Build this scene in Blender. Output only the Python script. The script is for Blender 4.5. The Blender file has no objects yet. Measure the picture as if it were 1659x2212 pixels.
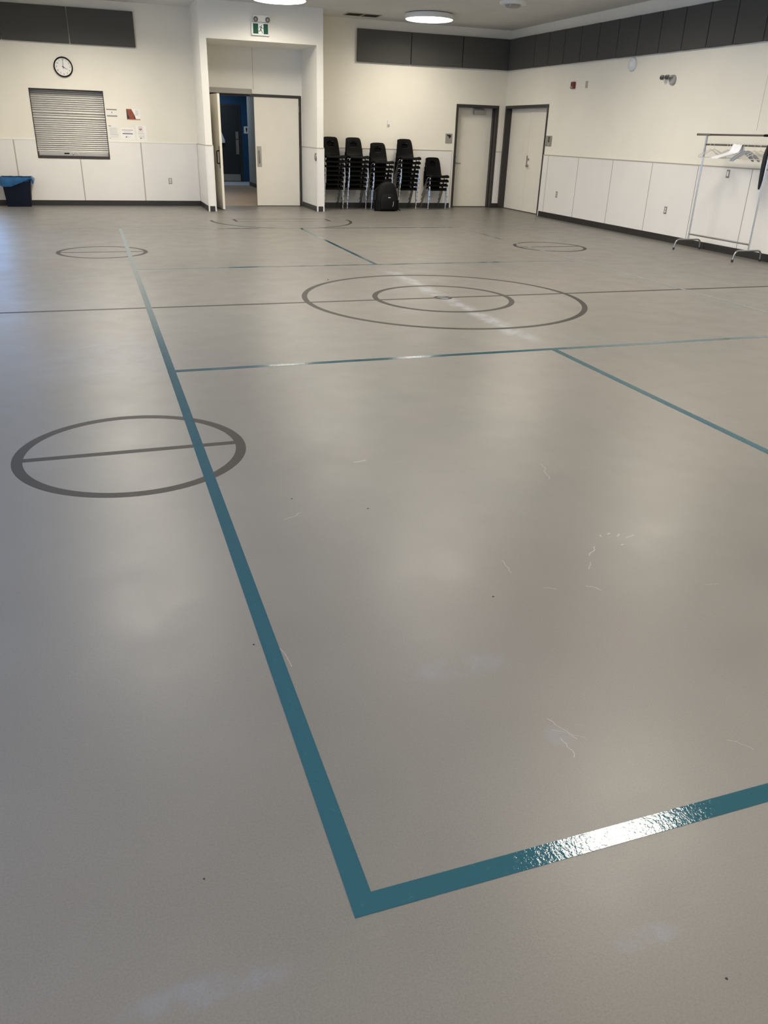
import bpy, math, random
from mathutils import Vector, Matrix
random.seed(7)
PI = math.pi
SC = bpy.context.scene
COL = SC.collection
V = Vector
OFF = {}                                   # root offset of every object that may carry children


# ------------------------------------------------------------------ helpers
class MB:
    """Collects simple shapes in room coordinates and links them as one mesh."""

    def __init__(self):
        self.v, self.f, self.mi, self.cur, self.M = [], [], [], 0, Matrix.Identity(4)

    def add(self, vs, fs):
        n = len(self.v)
        self.v += [self.M @ V(p) for p in vs]
        for f in fs:
            self.f.append([n + i for i in f])
            self.mi.append(self.cur)
        return self

    def box(self, x0, x1, y0, y1, z0, z1):
        vs = [(x, y, z) for z in (z0, z1) for y in (y0, y1) for x in (x0, x1)]
        return self.add(vs, [(0, 2, 3, 1), (4, 5, 7, 6), (0, 1, 5, 4), (2, 6, 7, 3), (0, 4, 6, 2), (1, 3, 7, 5)])

    def loft(self, rings, caps=True, closed=True):
        n = len(rings[0])
        vs = [p for r in rings for p in r]
        fs = []
        for i in range(len(rings) - 1):
            for j in range(n if closed else n - 1):
                a, b = i * n + j, i * n + (j + 1) % n
                fs.append((a, b, b + n, a + n))
        if caps and closed:
            fs.append(tuple(reversed(range(n))))
            fs.append(tuple(range((len(rings) - 1) * n, len(rings) * n)))
        return self.add(vs, fs)

    def tube(self, pts, r, seg=10, caps=True):
        pts = [V(p) for p in pts]
        rings, up = [], None
        for i, p in enumerate(pts):
            if i == 0:
                t = pts[1] - p
            elif i == len(pts) - 1:
                t = p - pts[i - 1]
            else:
                t = (pts[i + 1] - p).normalized() + (p - pts[i - 1]).normalized()
            t.normalize()
            if up is None:
                up = V((0, 0, 1)) if abs(t.z) < .9 else V((1, 0, 0))
            s = t.cross(up).normalized()
            up = s.cross(t).normalized()
            rr = r[i] if isinstance(r, (list, tuple)) else r
            rings.append([p + rr * (math.cos(a) * s + math.sin(a) * up) for a in [2 * PI * k / seg for k in range(seg)]])
        return self.loft(rings, caps)

    def cyl(self, c, axis, r, h, seg=24):
        c = V(c)
        a = V(axis).normalized()
        return self.tube([c, c + a * h], r, seg)

    def lathe(self, c, axis, prof, seg=40, caps=True):
        """prof: (radius, height along axis) pairs."""
        c = V(c)
        a = V(axis).normalized()
        s = a.orthogonal().normalized()
        u = a.cross(s)
        rings = [[c + a * h + max(r, 1e-5) * (math.cos(q) * s + math.sin(q) * u) for q in [2 * PI * k / seg for k in range(seg)]] for r, h in prof]
        return self.loft(rings, caps)

    def prism(self, poly, fn, h0, h1):
        """poly in 2D, fn(u, v, h) -> point."""
        n = len(poly)
        vs = [fn(u, v, h0) for u, v in poly] + [fn(u, v, h1) for u, v in poly]
        fs = [tuple(range(n)), tuple(reversed(range(n, 2 * n)))] + [(i, i + n, (i + 1) % n + n, (i + 1) % n) for i in range(n)]
        return self.add(vs, fs)

    def build(self, name, mat, parent=None, smooth=False, bevel=0, centre=True):
        off = V((0, 0, 0))
        o = None
        if parent is not None:
            off = OFF[parent.name]
        elif centre:
            xs, ys, zs = zip(*[(p.x, p.y, p.z) for p in self.v])
            off = V(((min(xs) + max(xs)) / 2, (min(ys) + max(ys)) / 2, min(zs)))
        me = bpy.data.meshes.new(name)
        me.from_pydata([p - off for p in self.v], [], self.f)
        mats = mat if isinstance(mat, (list, tuple)) else [mat]
        for m in mats:
            me.materials.append(m)
        if len(mats) > 1:
            me.polygons.foreach_set('material_index', self.mi)
        me.update()
        import bmesh
        bm = bmesh.new()
        bm.from_mesh(me)
        bmesh.ops.recalc_face_normals(bm, faces=bm.faces)
        bm.to_mesh(me)
        bm.free()
        if smooth:
            me.polygons.foreach_set('use_smooth', [True] * len(me.polygons))
            try:
                me.set_sharp_from_angle(angle=math.radians(38))
            except Exception:
                pass
        o = bpy.data.objects.new(name, me)
        COL.objects.link(o)
        if parent is not None:
            o.parent = parent
            OFF[o.name] = OFF[parent.name]
        else:
            o.location = off
            OFF[o.name] = off
        if bevel:
            b = o.modifiers.new('bevel', 'BEVEL')
            b.width = bevel
            b.segments = 2
            b.limit_method = 'ANGLE'
        return o


def tag(o, label=None, cat=None, group=None, kind=None):
    if label:
        o['label'] = label
    if cat:
        o['category'] = cat
    if group:
        o['group'] = group
    if kind:
        o['kind'] = kind
    return o


def thing(name, loc, label, cat, group=None, kind=None):
    o = bpy.data.objects.new(name, None)
    o.empty_display_size = .1
    COL.objects.link(o)
    o.location = loc
    OFF[o.name] = V(loc)
    return tag(o, label, cat, group, kind)


def dup(root, loc, label, rotz=0, group=None):
    r = root.copy()
    COL.objects.link(r)
    r.location = loc
    r.rotation_euler = (0, 0, rotz)
    tag(r, label, None, group)
    for ch in root.children:
        c = ch.copy()
        COL.objects.link(c)
        c.parent = r
        for g in ch.children:
            d = g.copy()
            COL.objects.link(d)
            d.parent = c
    return r


def arc(c, u, v, r, a0, a1, n=6):
    c, u, v = V(c), V(u), V(v)
    return [c + r * (math.cos(a) * u + math.sin(a) * v) for a in [math.radians(a0 + (a1 - a0) * k / n) for k in range(n + 1)]]


# ------------------------------------------------------------------ materials
def mat(name, col, rough=.5, metal=0, noise=0, nscale=8, bump=0, bscale=60, spec=.5, coat=0, coatr=.1):
    m = bpy.data.materials.new(name)
    m.use_nodes = True
    nt = m.node_tree
    b = nt.nodes['Principled BSDF']
    b.inputs['Base Color'].default_value = (*col, 1)
    b.inputs['Roughness'].default_value = rough
    b.inputs['Metallic'].default_value = metal
    b.inputs['Specular IOR Level'].default_value = spec
    b.inputs['Coat Weight'].default_value = coat
    b.inputs['Coat Roughness'].default_value = coatr
    tc = nt.nodes.new('ShaderNodeTexCoord')
    if noise:
        n = nt.nodes.new('ShaderNodeTexNoise')
        n.inputs['Scale'].default_value = nscale
        n.inputs['Detail'].default_value = 4
        nt.links.new(tc.outputs['Object'], n.inputs['Vector'])
        mr = nt.nodes.new('ShaderNodeMapRange')
        mr.inputs[1].default_value, mr.inputs[2].default_value = .3, .7
        mr.inputs[3].default_value, mr.inputs[4].default_value = 1 - noise, 1 + noise
        nt.links.new(n.outputs['Fac'], mr.inputs[0])
        mx = nt.nodes.new('ShaderNodeMix')
        mx.data_type = 'RGBA'
        mx.blend_type = 'MULTIPLY'
        mx.inputs['Factor'].default_value = 1
        mx.inputs[6].default_value = (*col, 1)
        nt.links.new(mr.outputs[0], mx.inputs[7])
        nt.links.new(mx.outputs[2], b.inputs['Base Color'])
    if bump:
        n2 = nt.nodes.new('ShaderNodeTexNoise')
        n2.inputs['Scale'].default_value = bscale
        n2.inputs['Detail'].default_value = 3
        nt.links.new(tc.outputs['Object'], n2.inputs['Vector'])
        bp = nt.nodes.new('ShaderNodeBump')
        bp.inputs['Strength'].default_value = bump
        bp.inputs['Distance'].default_value = .01
        nt.links.new(n2.outputs['Fac'], bp.inputs['Height'])
        nt.links.new(bp.outputs['Normal'], b.inputs['Normal'])
    return m


def emit(name, col, s):
    m = bpy.data.materials.new(name)
    m.use_nodes = True
    nt = m.node_tree
    nt.nodes.clear()
    e = nt.nodes.new('ShaderNodeEmission')
    e.inputs[0].default_value = (*col, 1)
    e.inputs[1].default_value = s
    o = nt.nodes.new('ShaderNodeOutputMaterial')
    nt.links.new(e.outputs[0], o.inputs[0])
    return m


LAMP_L = 7.0
LAMP_W = 44.0
M_WALL = mat('wall_paint', (.80, .77, .68), .75, noise=.025, nscale=1.3, bump=.06, bscale=160)
M_WALL2 = mat('alcove_paint', (.78, .765, .71), .75, noise=.02, nscale=1.3, bump=.06, bscale=160)
M_CEIL = mat('ceiling_paint', (.63, .63, .62), .85, noise=.03, nscale=2, bump=.1, bscale=120)
M_WAIN = mat('wainscot_board', (.76, .745, .715), .5, noise=.02, nscale=2)
M_RAIL = mat('rail_grey', (.42, .39, .34), .5)
M_JOINT = mat('joint_grey', (.30, .28, .25), .6)
M_JOINTL = mat('joint_pale', (.40, .385, .35), .6)
M_GUARD = mat('corner_guard_white', (.72, .71, .68), .35)
M_BASE = mat('baseboard_rubber', (.022, .021, .020), .45)
M_ACOU = mat('charcoal_fabric', (.080, .079, .074), .95, noise=.10, nscale=240, bump=.25, bscale=300, spec=.2)
M_ACOUE = mat('panel_edge_fabric', (.02, .02, .019), .95)
M_FRAME = mat('door_frame_paint', (.030, .028, .026), .4)
M_DOOR = mat('door_paint', (.78, .745, .66), .45, noise=.02, nscale=3)
M_DOOREDGE = mat('door_edge_lit', (.82, .80, .70), .45)  # door paint made lighter for the edge that catches light
M_STEEL = mat('brushed_steel', (.42, .41, .38), .38, .9, noise=.08, nscale=30)
M_CHROME = mat('chrome', (.70, .71, .72), .2, 1)
M_CHROMED = mat('dull_chrome', (.40, .40, .40), .28, 1)
M_BLACKP = mat('black_plastic', (.0032, .0032, .0032), .5, noise=.1, nscale=40, bump=.05, bscale=300, spec=.09)
M_BLACK = mat('black_matt', (.010, .010, .011), .7)
M_RUBBER = mat('black_rubber', (.012, .012, .012), .6)
M_WHITEP = mat('white_plastic', (.78, .78, .76), .4)
M_BEIGEP = mat('beige_plastic', (.42, .40, .33), .5)
M_GREYP = mat('grey_plastic', (.35, .34, .33), .45)
M_SHUT = mat('shutter_aluminium', (.50, .49, .465), .48, .55, noise=.03, nscale=3)
M_PAPER = mat('paper', (.78, .765, .72), .8)
M_PAPER2 = mat('paper_white', (.84, .83, .80), .8)
M_INK = mat('grey_ink', (.16, .16, .14), .8)
M_INKL = mat('pale_ink', (.56, .56, .54), .8)
M_NAVY = mat('navy_ink', (.05, .04, .13), .8)
M_RED = mat('red_ink', (.30, .035, .05), .8)
M_RUST = mat('poster_rust', (.25, .065, .028), .6, noise=.4, nscale=22)
M_ORANGE = mat('poster_orange', (.52, .13, .06), .6)
M_GREEN = mat('sign_green', (.005, .075, .042), .5, spec=.2)
M_PICT = mat('sign_white', (.78, .86, .82), .4)
M_BIN = mat('bin_navy', (.0015, .004, .017), .5, spec=.25)
M_LINER = mat('liner_blue', (.006, .085, .22), .3, noise=.25, nscale=9, bump=.5, bscale=14)
M_ALARM = mat('alarm_red', (.16, .006, .014), .35)
M_LENS = mat('lens_clear', (.50, .42, .42), .2)
M_DARKLENS = mat('lens_dark', (.05, .05, .05), .15)
M_BACKP = mat('backpack_nylon', (.0035, .0035, .004), .6, bump=.3, bscale=40, spec=.2)
M_CLOTH = mat('white_cloth', (.84, .86, .90), .8, bump=.1, bscale=30)
M_PADG = mat('hanger_grey', (.33, .35, .40), .6)
M_TRANSP = mat('hanger_plastic', (.66, .66, .62), .25)
M_BLUEW = mat('corridor_blue', (.002, .05, .13), .6)
M_CDOOR = mat('corridor_door_dark', (.010, .018, .024), .5)
M_GREYW = mat('corridor_grey', (.34, .36, .36), .7)
M_TAN = mat('corridor_floor_tan', (.36, .29, .21), .45, noise=.05, nscale=3)
M_LIGHTF = mat('corridor_floor_light', (.55, .60, .66), .35)
M_LAMP = emit('lamp_diffuser', (1, .915, .775), LAMP_L)
M_GLASS = bpy.data.materials.new('window_glass')
M_GLASS.use_nodes = True
_nt = M_GLASS.node_tree
_nt.nodes.clear()
_o = _nt.nodes.new('ShaderNodeOutputMaterial')
_t = _nt.nodes.new('ShaderNodeBsdfTransparent')
_t.inputs[0].default_value = (.93, .96, .96, 1)
_g = _nt.nodes.new('ShaderNodeBsdfGlossy')
_g.inputs['Roughness'].default_value = .02
_x = _nt.nodes.new('ShaderNodeMixShader')
_x.inputs[0].default_value = .06
_nt.links.new(_t.outputs[0], _x.inputs[1])
_nt.links.new(_g.outputs[0], _x.inputs[2])
_nt.links.new(_x.outputs[0], _o.inputs[0])


class NT:
    """Tiny node-graph writer."""

    def __init__(self, m):
        self.nt = m.node_tree
        self.b = self.nt.nodes['Principled BSDF']

    def link(self, a, sock):
        if hasattr(a, 'is_output'):
            self.nt.links.new(a, sock)
        else:
            sock.default_value = a

    def math(self, op, a, b=0.0, c=0.0, clamp=False):
        n = self.nt.nodes.new('ShaderNodeMath')
        n.operation = op
        n.use_clamp = clamp
        for i, x in enumerate((a, b, c)):
            self.link(x, n.inputs[i])
        return n.outputs[0]

    def noise(self, vec, scale, detail=4, rough=.5):
        n = self.nt.nodes.new('ShaderNodeTexNoise')
        n.inputs['Scale'].default_value = scale
        n.inputs['Detail'].default_value = detail
        n.inputs['Roughness'].default_value = rough
        self.nt.links.new(vec, n.inputs['Vector'])
        return n.outputs['Fac']

    def mapping(self, vec, scale, rot=(0, 0, 0), loc=(0, 0, 0)):
        n = self.nt.nodes.new('ShaderNodeMapping')
        n.inputs['Scale'].default_value = scale
        n.inputs['Rotation'].default_value = rot
        n.inputs['Location'].default_value = loc
        self.nt.links.new(vec, n.inputs['Vector'])
        return n.outputs[0]

    def ramp(self, x, a, b, lo=0.0, hi=1.0):
        n = self.nt.nodes.new('ShaderNodeMapRange')
        n.interpolation_type = 'SMOOTHSTEP'
        self.nt.links.new(x, n.inputs[0])
        for i, q in enumerate((a, b, lo, hi)):
            n.inputs[i + 1].default_value = q
        return n.outputs[0]

    def mix(self, f, a, b, mode='MIX'):
        n = self.nt.nodes.new('ShaderNodeMix')
        n.data_type = 'RGBA'
        n.blend_type = mode
        self.link(f, n.inputs['Factor'])
        for x, s in ((a, n.inputs[6]), (b, n.inputs[7])):
            if isinstance(x, tuple):
                s.default_value = (*x, 1)
            else:
                self.nt.links.new(x, s)
        return n.outputs[2]

    def obj(self):
        return self.nt.nodes.new('ShaderNodeTexCoord').outputs['Object']

    def sep(self, v):
        n = self.nt.nodes.new('ShaderNodeSeparateXYZ')
        self.nt.links.new(v, n.inputs[0])
        return n.outputs


def floor_material():
    m = bpy.data.materials.new('grey_sheet_floor')
    m.use_nodes = True
    g = NT(m)
    p = g.obj()
    x, y, z = g.sep(p)
    cloud = g.noise(p, .8, 2, .45)
    cloud2 = g.noise(p, 1.7, 3, .5)
    speck = g.noise(p, 210, 2, .7)
    base = g.mix(g.ramp(cloud, .25, .75), (.158, .145, .131), (.142, .140, .128))
    base = g.mix(g.ramp(cloud2, .2, .8), base, (.160, .153, .140))
    base = g.mix(1.0, base, g.mix(g.ramp(speck, .25, .75), (.90, .90, .90), (1.08, 1.08, 1.08)), 'MULTIPLY')
    # pale foot-traffic scuffing, in streaks of its own
    sc1 = g.noise(g.mapping(p, (1.2, 5.5, 1), (0, 0, .35)), 2.4, 6, .72)
    sc2 = g.noise(p, .9, 2)
    scuff = g.math('MULTIPLY', g.ramp(sc1, .60, .84), g.ramp(sc2, .42, .70))
    sc3 = g.noise(g.mapping(p, (6, 1.4, 1), (0, 0, -.5), (3, 1, 0)), 3.1, 6, .75)
    scuff = g.math('MAXIMUM', scuff, g.math('MULTIPLY', g.ramp(sc3, .66, .84), g.ramp(sc2, .35, .6)))
    base = g.mix(g.math('MULTIPLY', scuff, .40), base, (.34, .34, .34))
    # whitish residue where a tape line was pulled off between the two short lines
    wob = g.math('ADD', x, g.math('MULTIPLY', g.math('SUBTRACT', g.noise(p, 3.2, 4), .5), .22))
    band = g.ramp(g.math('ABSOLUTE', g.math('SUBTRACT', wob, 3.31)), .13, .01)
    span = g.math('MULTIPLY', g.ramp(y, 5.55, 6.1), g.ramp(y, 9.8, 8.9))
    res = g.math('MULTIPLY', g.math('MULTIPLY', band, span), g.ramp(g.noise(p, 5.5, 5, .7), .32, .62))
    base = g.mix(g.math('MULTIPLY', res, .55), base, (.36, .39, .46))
    # a few bluish marks broken up by noise, one of them broad
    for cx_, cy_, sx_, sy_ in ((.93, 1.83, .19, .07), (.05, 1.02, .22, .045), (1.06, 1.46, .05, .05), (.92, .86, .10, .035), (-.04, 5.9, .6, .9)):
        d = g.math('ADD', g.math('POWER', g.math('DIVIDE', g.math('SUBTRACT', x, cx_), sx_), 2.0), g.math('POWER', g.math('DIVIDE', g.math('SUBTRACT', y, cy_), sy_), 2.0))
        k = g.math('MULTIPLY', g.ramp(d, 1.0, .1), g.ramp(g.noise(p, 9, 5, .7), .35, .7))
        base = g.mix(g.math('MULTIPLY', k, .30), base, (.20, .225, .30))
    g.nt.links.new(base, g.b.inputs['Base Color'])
    r = g.math('ADD', g.ramp(g.noise(p, 3.5, 5, .6), .25, .8, .34, .41), g.math('MULTIPLY', scuff, .06))
    g.nt.links.new(r, g.b.inputs['Roughness'])
    g.b.inputs['Specular IOR Level'].default_value = .38
    bp = g.nt.nodes.new('ShaderNodeBump')
    bp.inputs['Strength'].default_value = .05
    bp.inputs['Distance'].default_value = .004
    h = g.math('ADD', g.noise(p, 90, 3), g.math('MULTIPLY', g.noise(p, 4, 3), 1.5))
    g.nt.links.new(h, bp.inputs['Height'])
    g.nt.links.new(bp.outputs[0], g.b.inputs['Normal'])
    return m


def line_material(name, col, rough, bumpd, bscale, wear=.12, spec=.5):
    m = bpy.data.materials.new(name)
    m.use_nodes = True
    g = NT(m)
    p = g.obj()
    w = g.noise(p, 38, 5, .7)
    base = g.mix(g.math('MULTIPLY', g.ramp(w, .58, .75), wear), col, (.45, .46, .45))
    base = g.mix(g.math('MULTIPLY', g.ramp(g.noise(p, 1.2, 3), .3, .7), .25), base, tuple(c * .85 for c in col))
    g.nt.links.new(base, g.b.inputs['Base Color'])
    g.b.inputs['Roughness'].default_value = rough
    g.b.inputs['Specular IOR Level'].default_value = spec
    bp = g.nt.nodes.new('ShaderNodeBump')
    bp.inputs['Strength'].default_value = 1
    bp.inputs['Distance'].default_value = bumpd
    g.nt.links.new(g.noise(p, bscale, 3, .6), bp.inputs['Height'])
    g.nt.links.new(bp.outputs[0], g.b.inputs['Normal'])
    return m


M_FLOOR = floor_material()
M_TEAL = line_material('teal_line_paint', (.019, .080, .106), .05, .0006, 80, .06)
M_GREYL = line_material('dark_grey_line_paint', (.022, .020, .019), .5, .0003, 60, .05, .2)
M_SEAM = mat('seam_dark', (.13, .12, .105), .4)
M_SCUFF = mat('scuff_white', (.33, .32, .30), .6)

# ------------------------------------------------------------------ room dimensions (metres)
XL, XR = -2.44, 9.08
YF, YB, YR = -2.95, 18.35, 18.10          # front wall, back wall (left part), back wall (right part)
HC = 3.61                                  # ceiling
BX0, BX1, BIN0, BIN1, BY, BH = 2.20, 4.555, 2.33, 4.425, 17.08, 3.0   # door alcove
RZ = 1.193                                 # wainscot height
T = .12


def struct(mb, name, m, label, cat, parent=None, **k):
    return tag(mb.build(name, m, parent, centre=False, **k), label, cat, kind='structure')


floor = MB().box(XL - .2, XR + .2, YF - .2, 18.42, -.12, 0)
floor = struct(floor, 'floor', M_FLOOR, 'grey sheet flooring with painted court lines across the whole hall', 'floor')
ceiling = struct(MB().box(XL - .2, XR + .2, YF - .2, 18.6, HC, HC + .12), 'ceiling', M_CEIL, 'plain off-white hall ceiling with round lamps', 'ceiling')

# ---- back wall, left part (with hatch opening and glazed door near the left corner)
HX0, HX1, HZ0, HZ1 = -.905, .443, .872, 2.095
GX0, GX1, GZ0, GZ1 = -2.40, -1.66, .85, 2.35
w = MB()
w.box(GX1, HX0, YB, YB + .3, 0, HC)
w.box(HX1, BIN0, YB, YB + .3, 0, HC)
w.box(HX0, HX1, YB + .26, YB + .3, HZ0, HZ1).box(HX0, HX1, YB, YB + .3, 0, HZ0).box(HX0, HX1, YB, YB + .3, HZ1, HC)  # includes an unseen backing added behind the hatch against daylight leaks
w.box(XL - .2, GX0, YB, YB + .3, 0, HC).box(GX0, GX1, YB, YB + .3, GZ1, HC).box(GX0, GX1, YB, YB + .3, 0, GZ0)
wall_bl = struct(w, 'wall_back_left', M_WALL, 'cream back wall left of the door alcove', 'wall')
# ---- back wall inside the alcove
DX0, DX1, DZ = 2.40, 4.405, 2.168
w = MB()
w.box(BIN0, DX0, YB, YB + T, 0, BH + .1).box(DX1, BX1, YB, YB + T, 0, BH + .1).box(DX0, DX1, YB, YB + T, DZ, BH + .1)
wall_ab = struct(w, 'wall_alcove_back', M_WALL2, 'wall above and beside the double doors inside the alcove', 'wall')
MB().box(3.401, 3.407, YB - .002, YB + .001, DZ + .08, BH).build('panel_joint', M_JOINT, wall_ab)
# ---- the projecting surround
w = MB()
w.box(BX0, BIN0, BY, YB, 0, HC).box(BIN1, BX1, BY, YB, 0, HC).box(BIN0, BIN1, BY, YB, BH, HC)
wall_box = struct(w, 'wall_alcove', M_WALL2, 'white boxed surround projecting around the double doors', 'wall')
# ---- back wall, right part with single door
D3X0, D3X1, D3Z = 7.868, 8.908, 2.146
w = MB()
w.box(D3X0, D3X1, YR + .285, YR + .3, 0, D3Z).box(BX1, D3X0, YR, YR + .3, 0, HC).box(D3X1, XR + .2, YR, YR + .3, 0, HC).box(D3X0, D3X1, YR, YR + .3, D3Z, HC)  # first box is an unseen backing added to block light behind the door
wall_br = struct(w, 'wall_back_right', M_WALL, 'cream back wall behind the chair stacks', 'wall')
# ---- right wall with double door
D4Y0, D4Y1, D4Z = 16.145, 18.085, 2.15
w = MB()
w.box(XR + .285, XR + .3, D4Y0, D4Y1, 0, D4Z).box(XR, XR + .3, YF - .2, D4Y0, 0, HC).box(XR, XR + .3, D4Y0, D4Y1, D4Z, HC).box(XR, XR + .3, D4Y1, YR, 0, HC)  # first box: hidden backing added so no outside light leaks past the leaves
wall_r = struct(w, 'wall_right', M_WALL, 'long cream right wall under the charcoal acoustic panels', 'wall')
MB().tube([(XR - .0005, 10.14, 1.70), (XR - .0005, 10.145, 2.80)], .0025, 4).build('hairline_joint', M_JOINT, wall_r)
# ---- front wall behind the viewer, left wall with windows
struct(MB().box(XL - .2, XR + .2, YF - .2, YF, 0, HC), 'wall_front', M_WALL, 'cream wall closing the near end of the hall', 'wall')
WINS = [(.6, 4.2), (5.6, 9.2), (11.2, 13.8)]
WZ0, WZ1 = .95, 2.55
w = MB()
ys = [YF - .2] + [q for a in WINS for q in a] + [YB]
for i in range(0, len(ys), 2):
    w.box(XL - .2, XL, ys[i], ys[i + 1], 0, HC)
for a, b in WINS:
    w.box(XL - .2, XL, a, b, 0, WZ0).box(XL - .2, XL, a, b, WZ1, HC)
struct(w, 'wall_left', M_WALL, 'cream left wall pierced by daylight windows', 'wall')
for i, (a, b) in enumerate(WINS):
    f = MB()
    f.box(XL - .12, XL - .06, a, b, WZ0, WZ0 + .05).box(XL - .12, XL - .06, a, b, WZ1 - .05, WZ1)
    n = 3
    for k in range(n + 1):
        q = a + (b - a - .05) * k / n
        f.box(XL - .12, XL - .06, q, q + .05, WZ0 + .05, WZ1 - .05)
    wf = struct(f, 'window_%d' % (i + 1), M_FRAME, 'dark framed daylight window in the left wall', 'window')
    MB().box(XL - .092, XL - .088, a + .02, b - .02, WZ0 + .02, WZ1 - .02).build('window_pane', M_GLASS, wf)
f = MB()
f.box(GX0, GX0 + .05, YB + .05, YB + .12, GZ0, GZ1).box(GX1 - .05, GX1, YB + .05, YB + .12, GZ0, GZ1)
f.box(GX0 + .05, GX1 - .05, YB + .05, YB + .12, GZ1 - .05, GZ1).box(GX0 + .05, GX1 - .05, YB + .05, YB + .12, GZ0, GZ0 + .05)
gd = struct(f, 'window_4', M_FRAME, 'narrow daylight window in the far left corner of the back wall', 'window')
MB().box(GX0 + .04, GX1 - .04, YB + .083, YB + .087, GZ0 + .04, GZ1 - .04).build('window_pane', M_GLASS, gd)


# ------------------------------------------------------------------ wainscot, rails, baseboards, guards
def wain(parent, fn, spans, jw=.006, jm=None, nojoint=()):
    """fn(u0,u1,d0,d1,z0,z1) -> box args; spans of one board each."""
    for a, b, lo, hi in spans:
        MB().box(*fn(a + .005, b - .005, .0, .010, lo, hi)).build('wainscot_board', M_WAIN, parent)
    for a, b, lo, hi in [q for i, q in enumerate(spans) if i not in nojoint]:
        MB().box(*fn(b - jw, b + jw, .0, .0115, lo, hi)).build('joint_strip', jm or M_JOINT, parent)


fBL = lambda a, b, d0, d1, lo, hi: (a, b, YB - d1, YB - d0, lo, hi)
fBR = lambda a, b, d0, d1, lo, hi: (a, b, YR - d1, YR - d0, lo, hi)
fR = lambda a, b, d0, d1, lo, hi: (XR - d1, XR - d0, a, b, lo, hi)
wain(wall_bl, fBL, [(XL + .02, GX1 + .02, .1, .82), (GX1 + .01, -1.31, .1, RZ), (-1.31, HX0 - .015, .1, RZ), (HX0 - .025, -.124, .1, HZ0 - .012), (-.124, HX1 + .025, .1, HZ0 - .012), (HX1 + .015, 1.065, .1, RZ), (1.065, BX0 - .012, .1, RZ)], .011, M_JOINTL, (0, 2, 4, 6))
wain(wall_br, fBR, [(BX1 + .012, 5.695, .1, RZ), (5.695, 6.87, .1, RZ), (6.87, D3X0 - .045, .1, RZ), (D3X1, XR - .012, .1, RZ)])
yj = [D4Y0, 15.93] + [15.93 - 1.178 * k for k in range(1, 16)] + [YF]
wain(wall_r, fR, [(yj[i + 1], yj[i], .1, RZ) for i in range(len(yj) - 1)])
# surround boards
MB().box(BX0 - .010, BX0, BY + .005, YB - .012, .1, RZ).build('wainscot_board', M_WAIN, wall_box)
MB().box(BIN1 - .010, BIN1, BY + .005, YB - .005, .1, RZ).build('wainscot_board', M_WAIN, wall_box)
MB().box(BIN0, BIN0 + .010, BY + .005, YB - .005, .1, RZ).build('wainscot_board', M_WAIN, wall_box)
MB().box(BX1, BX1 + .010, BY + .005, YR - .012, .1, RZ).build('wainscot_board', M_WAIN, wall_box)
for a, b in ((BX0, BIN0), (BIN1, BX1)):
    MB().box(a + .004, b - .004, BY - .010, BY, .1, RZ).build('wainscot_board', M_WAIN, wall_box)
    MB().box(a - .012, b + .012, BY - .014, BY, RZ, RZ + .018).build('chair_rail', M_RAIL, wall_box)
    for q in (a, b):
        MB().box(q - .014, q + .014, BY - .015, BY + .012, 0, RZ).build('corner_guard', M_GUARD, wall_box, bevel=.003)
    MB().box(a + .012, b - .012, BY - .012, BY, 0, .1).build('baseboard', M_BASE, wall_box)
for q0, q1, y1 in ((BX0 - .013, BX0, YB), (BIN0, BIN0 + .013, YB), (BIN1 - .013, BIN1, YB), (BX1, BX1 + .013, YR)):
    MB().box(q0, q1, BY, y1, RZ, RZ + .018).build('chair_rail', M_RAIL, wall_box)
    MB().box(q0, q1, BY + .012, y1, 0, .1).build('baseboard', M_BASE, wall_box)
# chair rails
t = MB()
t.box(GX1 + .01, HX0 - .02, YB - .014, YB, RZ, RZ + .016).box(HX1 + .02, BX0, YB - .014, YB, RZ, RZ + .016)
struct(t, 'trim_1', M_WAIN, 'pale rail capping the wainscot of the left back wall', 'chair rail')
t = MB()
t.box(BX1, D3X0 - .045, YR - .014, YR, RZ, RZ + .018).box(D3X1, XR - .01, YR - .014, YR, RZ, RZ + .018)
struct(t, 'trim_2', M_RAIL, 'thin grey rail behind the chair stacks', 'chair rail')
struct(MB().box(XR - .014, XR, YF, D4Y0, RZ, RZ + .018), 'trim_3', M_RAIL, 'thin grey rail along the right wall', 'chair rail')
# baseboards
struct(MB().box(XL, BX0 - .013, YB - .012, YB, 0, .1), 'baseboard_back_left', M_BASE, 'black rubber baseboard under the left back wall', 'baseboard')
t = MB().box(BX1 + .013, D3X0 - .045, YR - .012, YR, 0, .1).box(D3X1, XR - .012, YR - .012, YR, 0, .1)
struct(t, 'baseboard_back_right', M_BASE, 'black rubber baseboard behind the chair stacks', 'baseboard')
struct(MB().box(XR - .012, XR, YF, D4Y0 - .03, 0, .105), 'baseboard_right', M_BASE, 'black rubber baseboard along the right wall', 'baseboard')
MB().box(D3X0 - .044, D3X0 - .012, YR - .013, YR, 0, RZ).build('corner_guard', M_GUARD, wall_br)
MB().box(XR - .016, XR, D4Y0 - .028, D4Y0 - .004, 0, .12).build('corner_guard', M_GUARD, wall_r)


# ------------------------------------------------------------------ floor markings (parts of the floor)
def strip(name, m, z, *rects):
    b = MB()
    for x0, x1, y0, y1 in rects:
        b.box(x0, x1, y0, y1, -.002, z)
    return b.build(name, m, floor)


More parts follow.
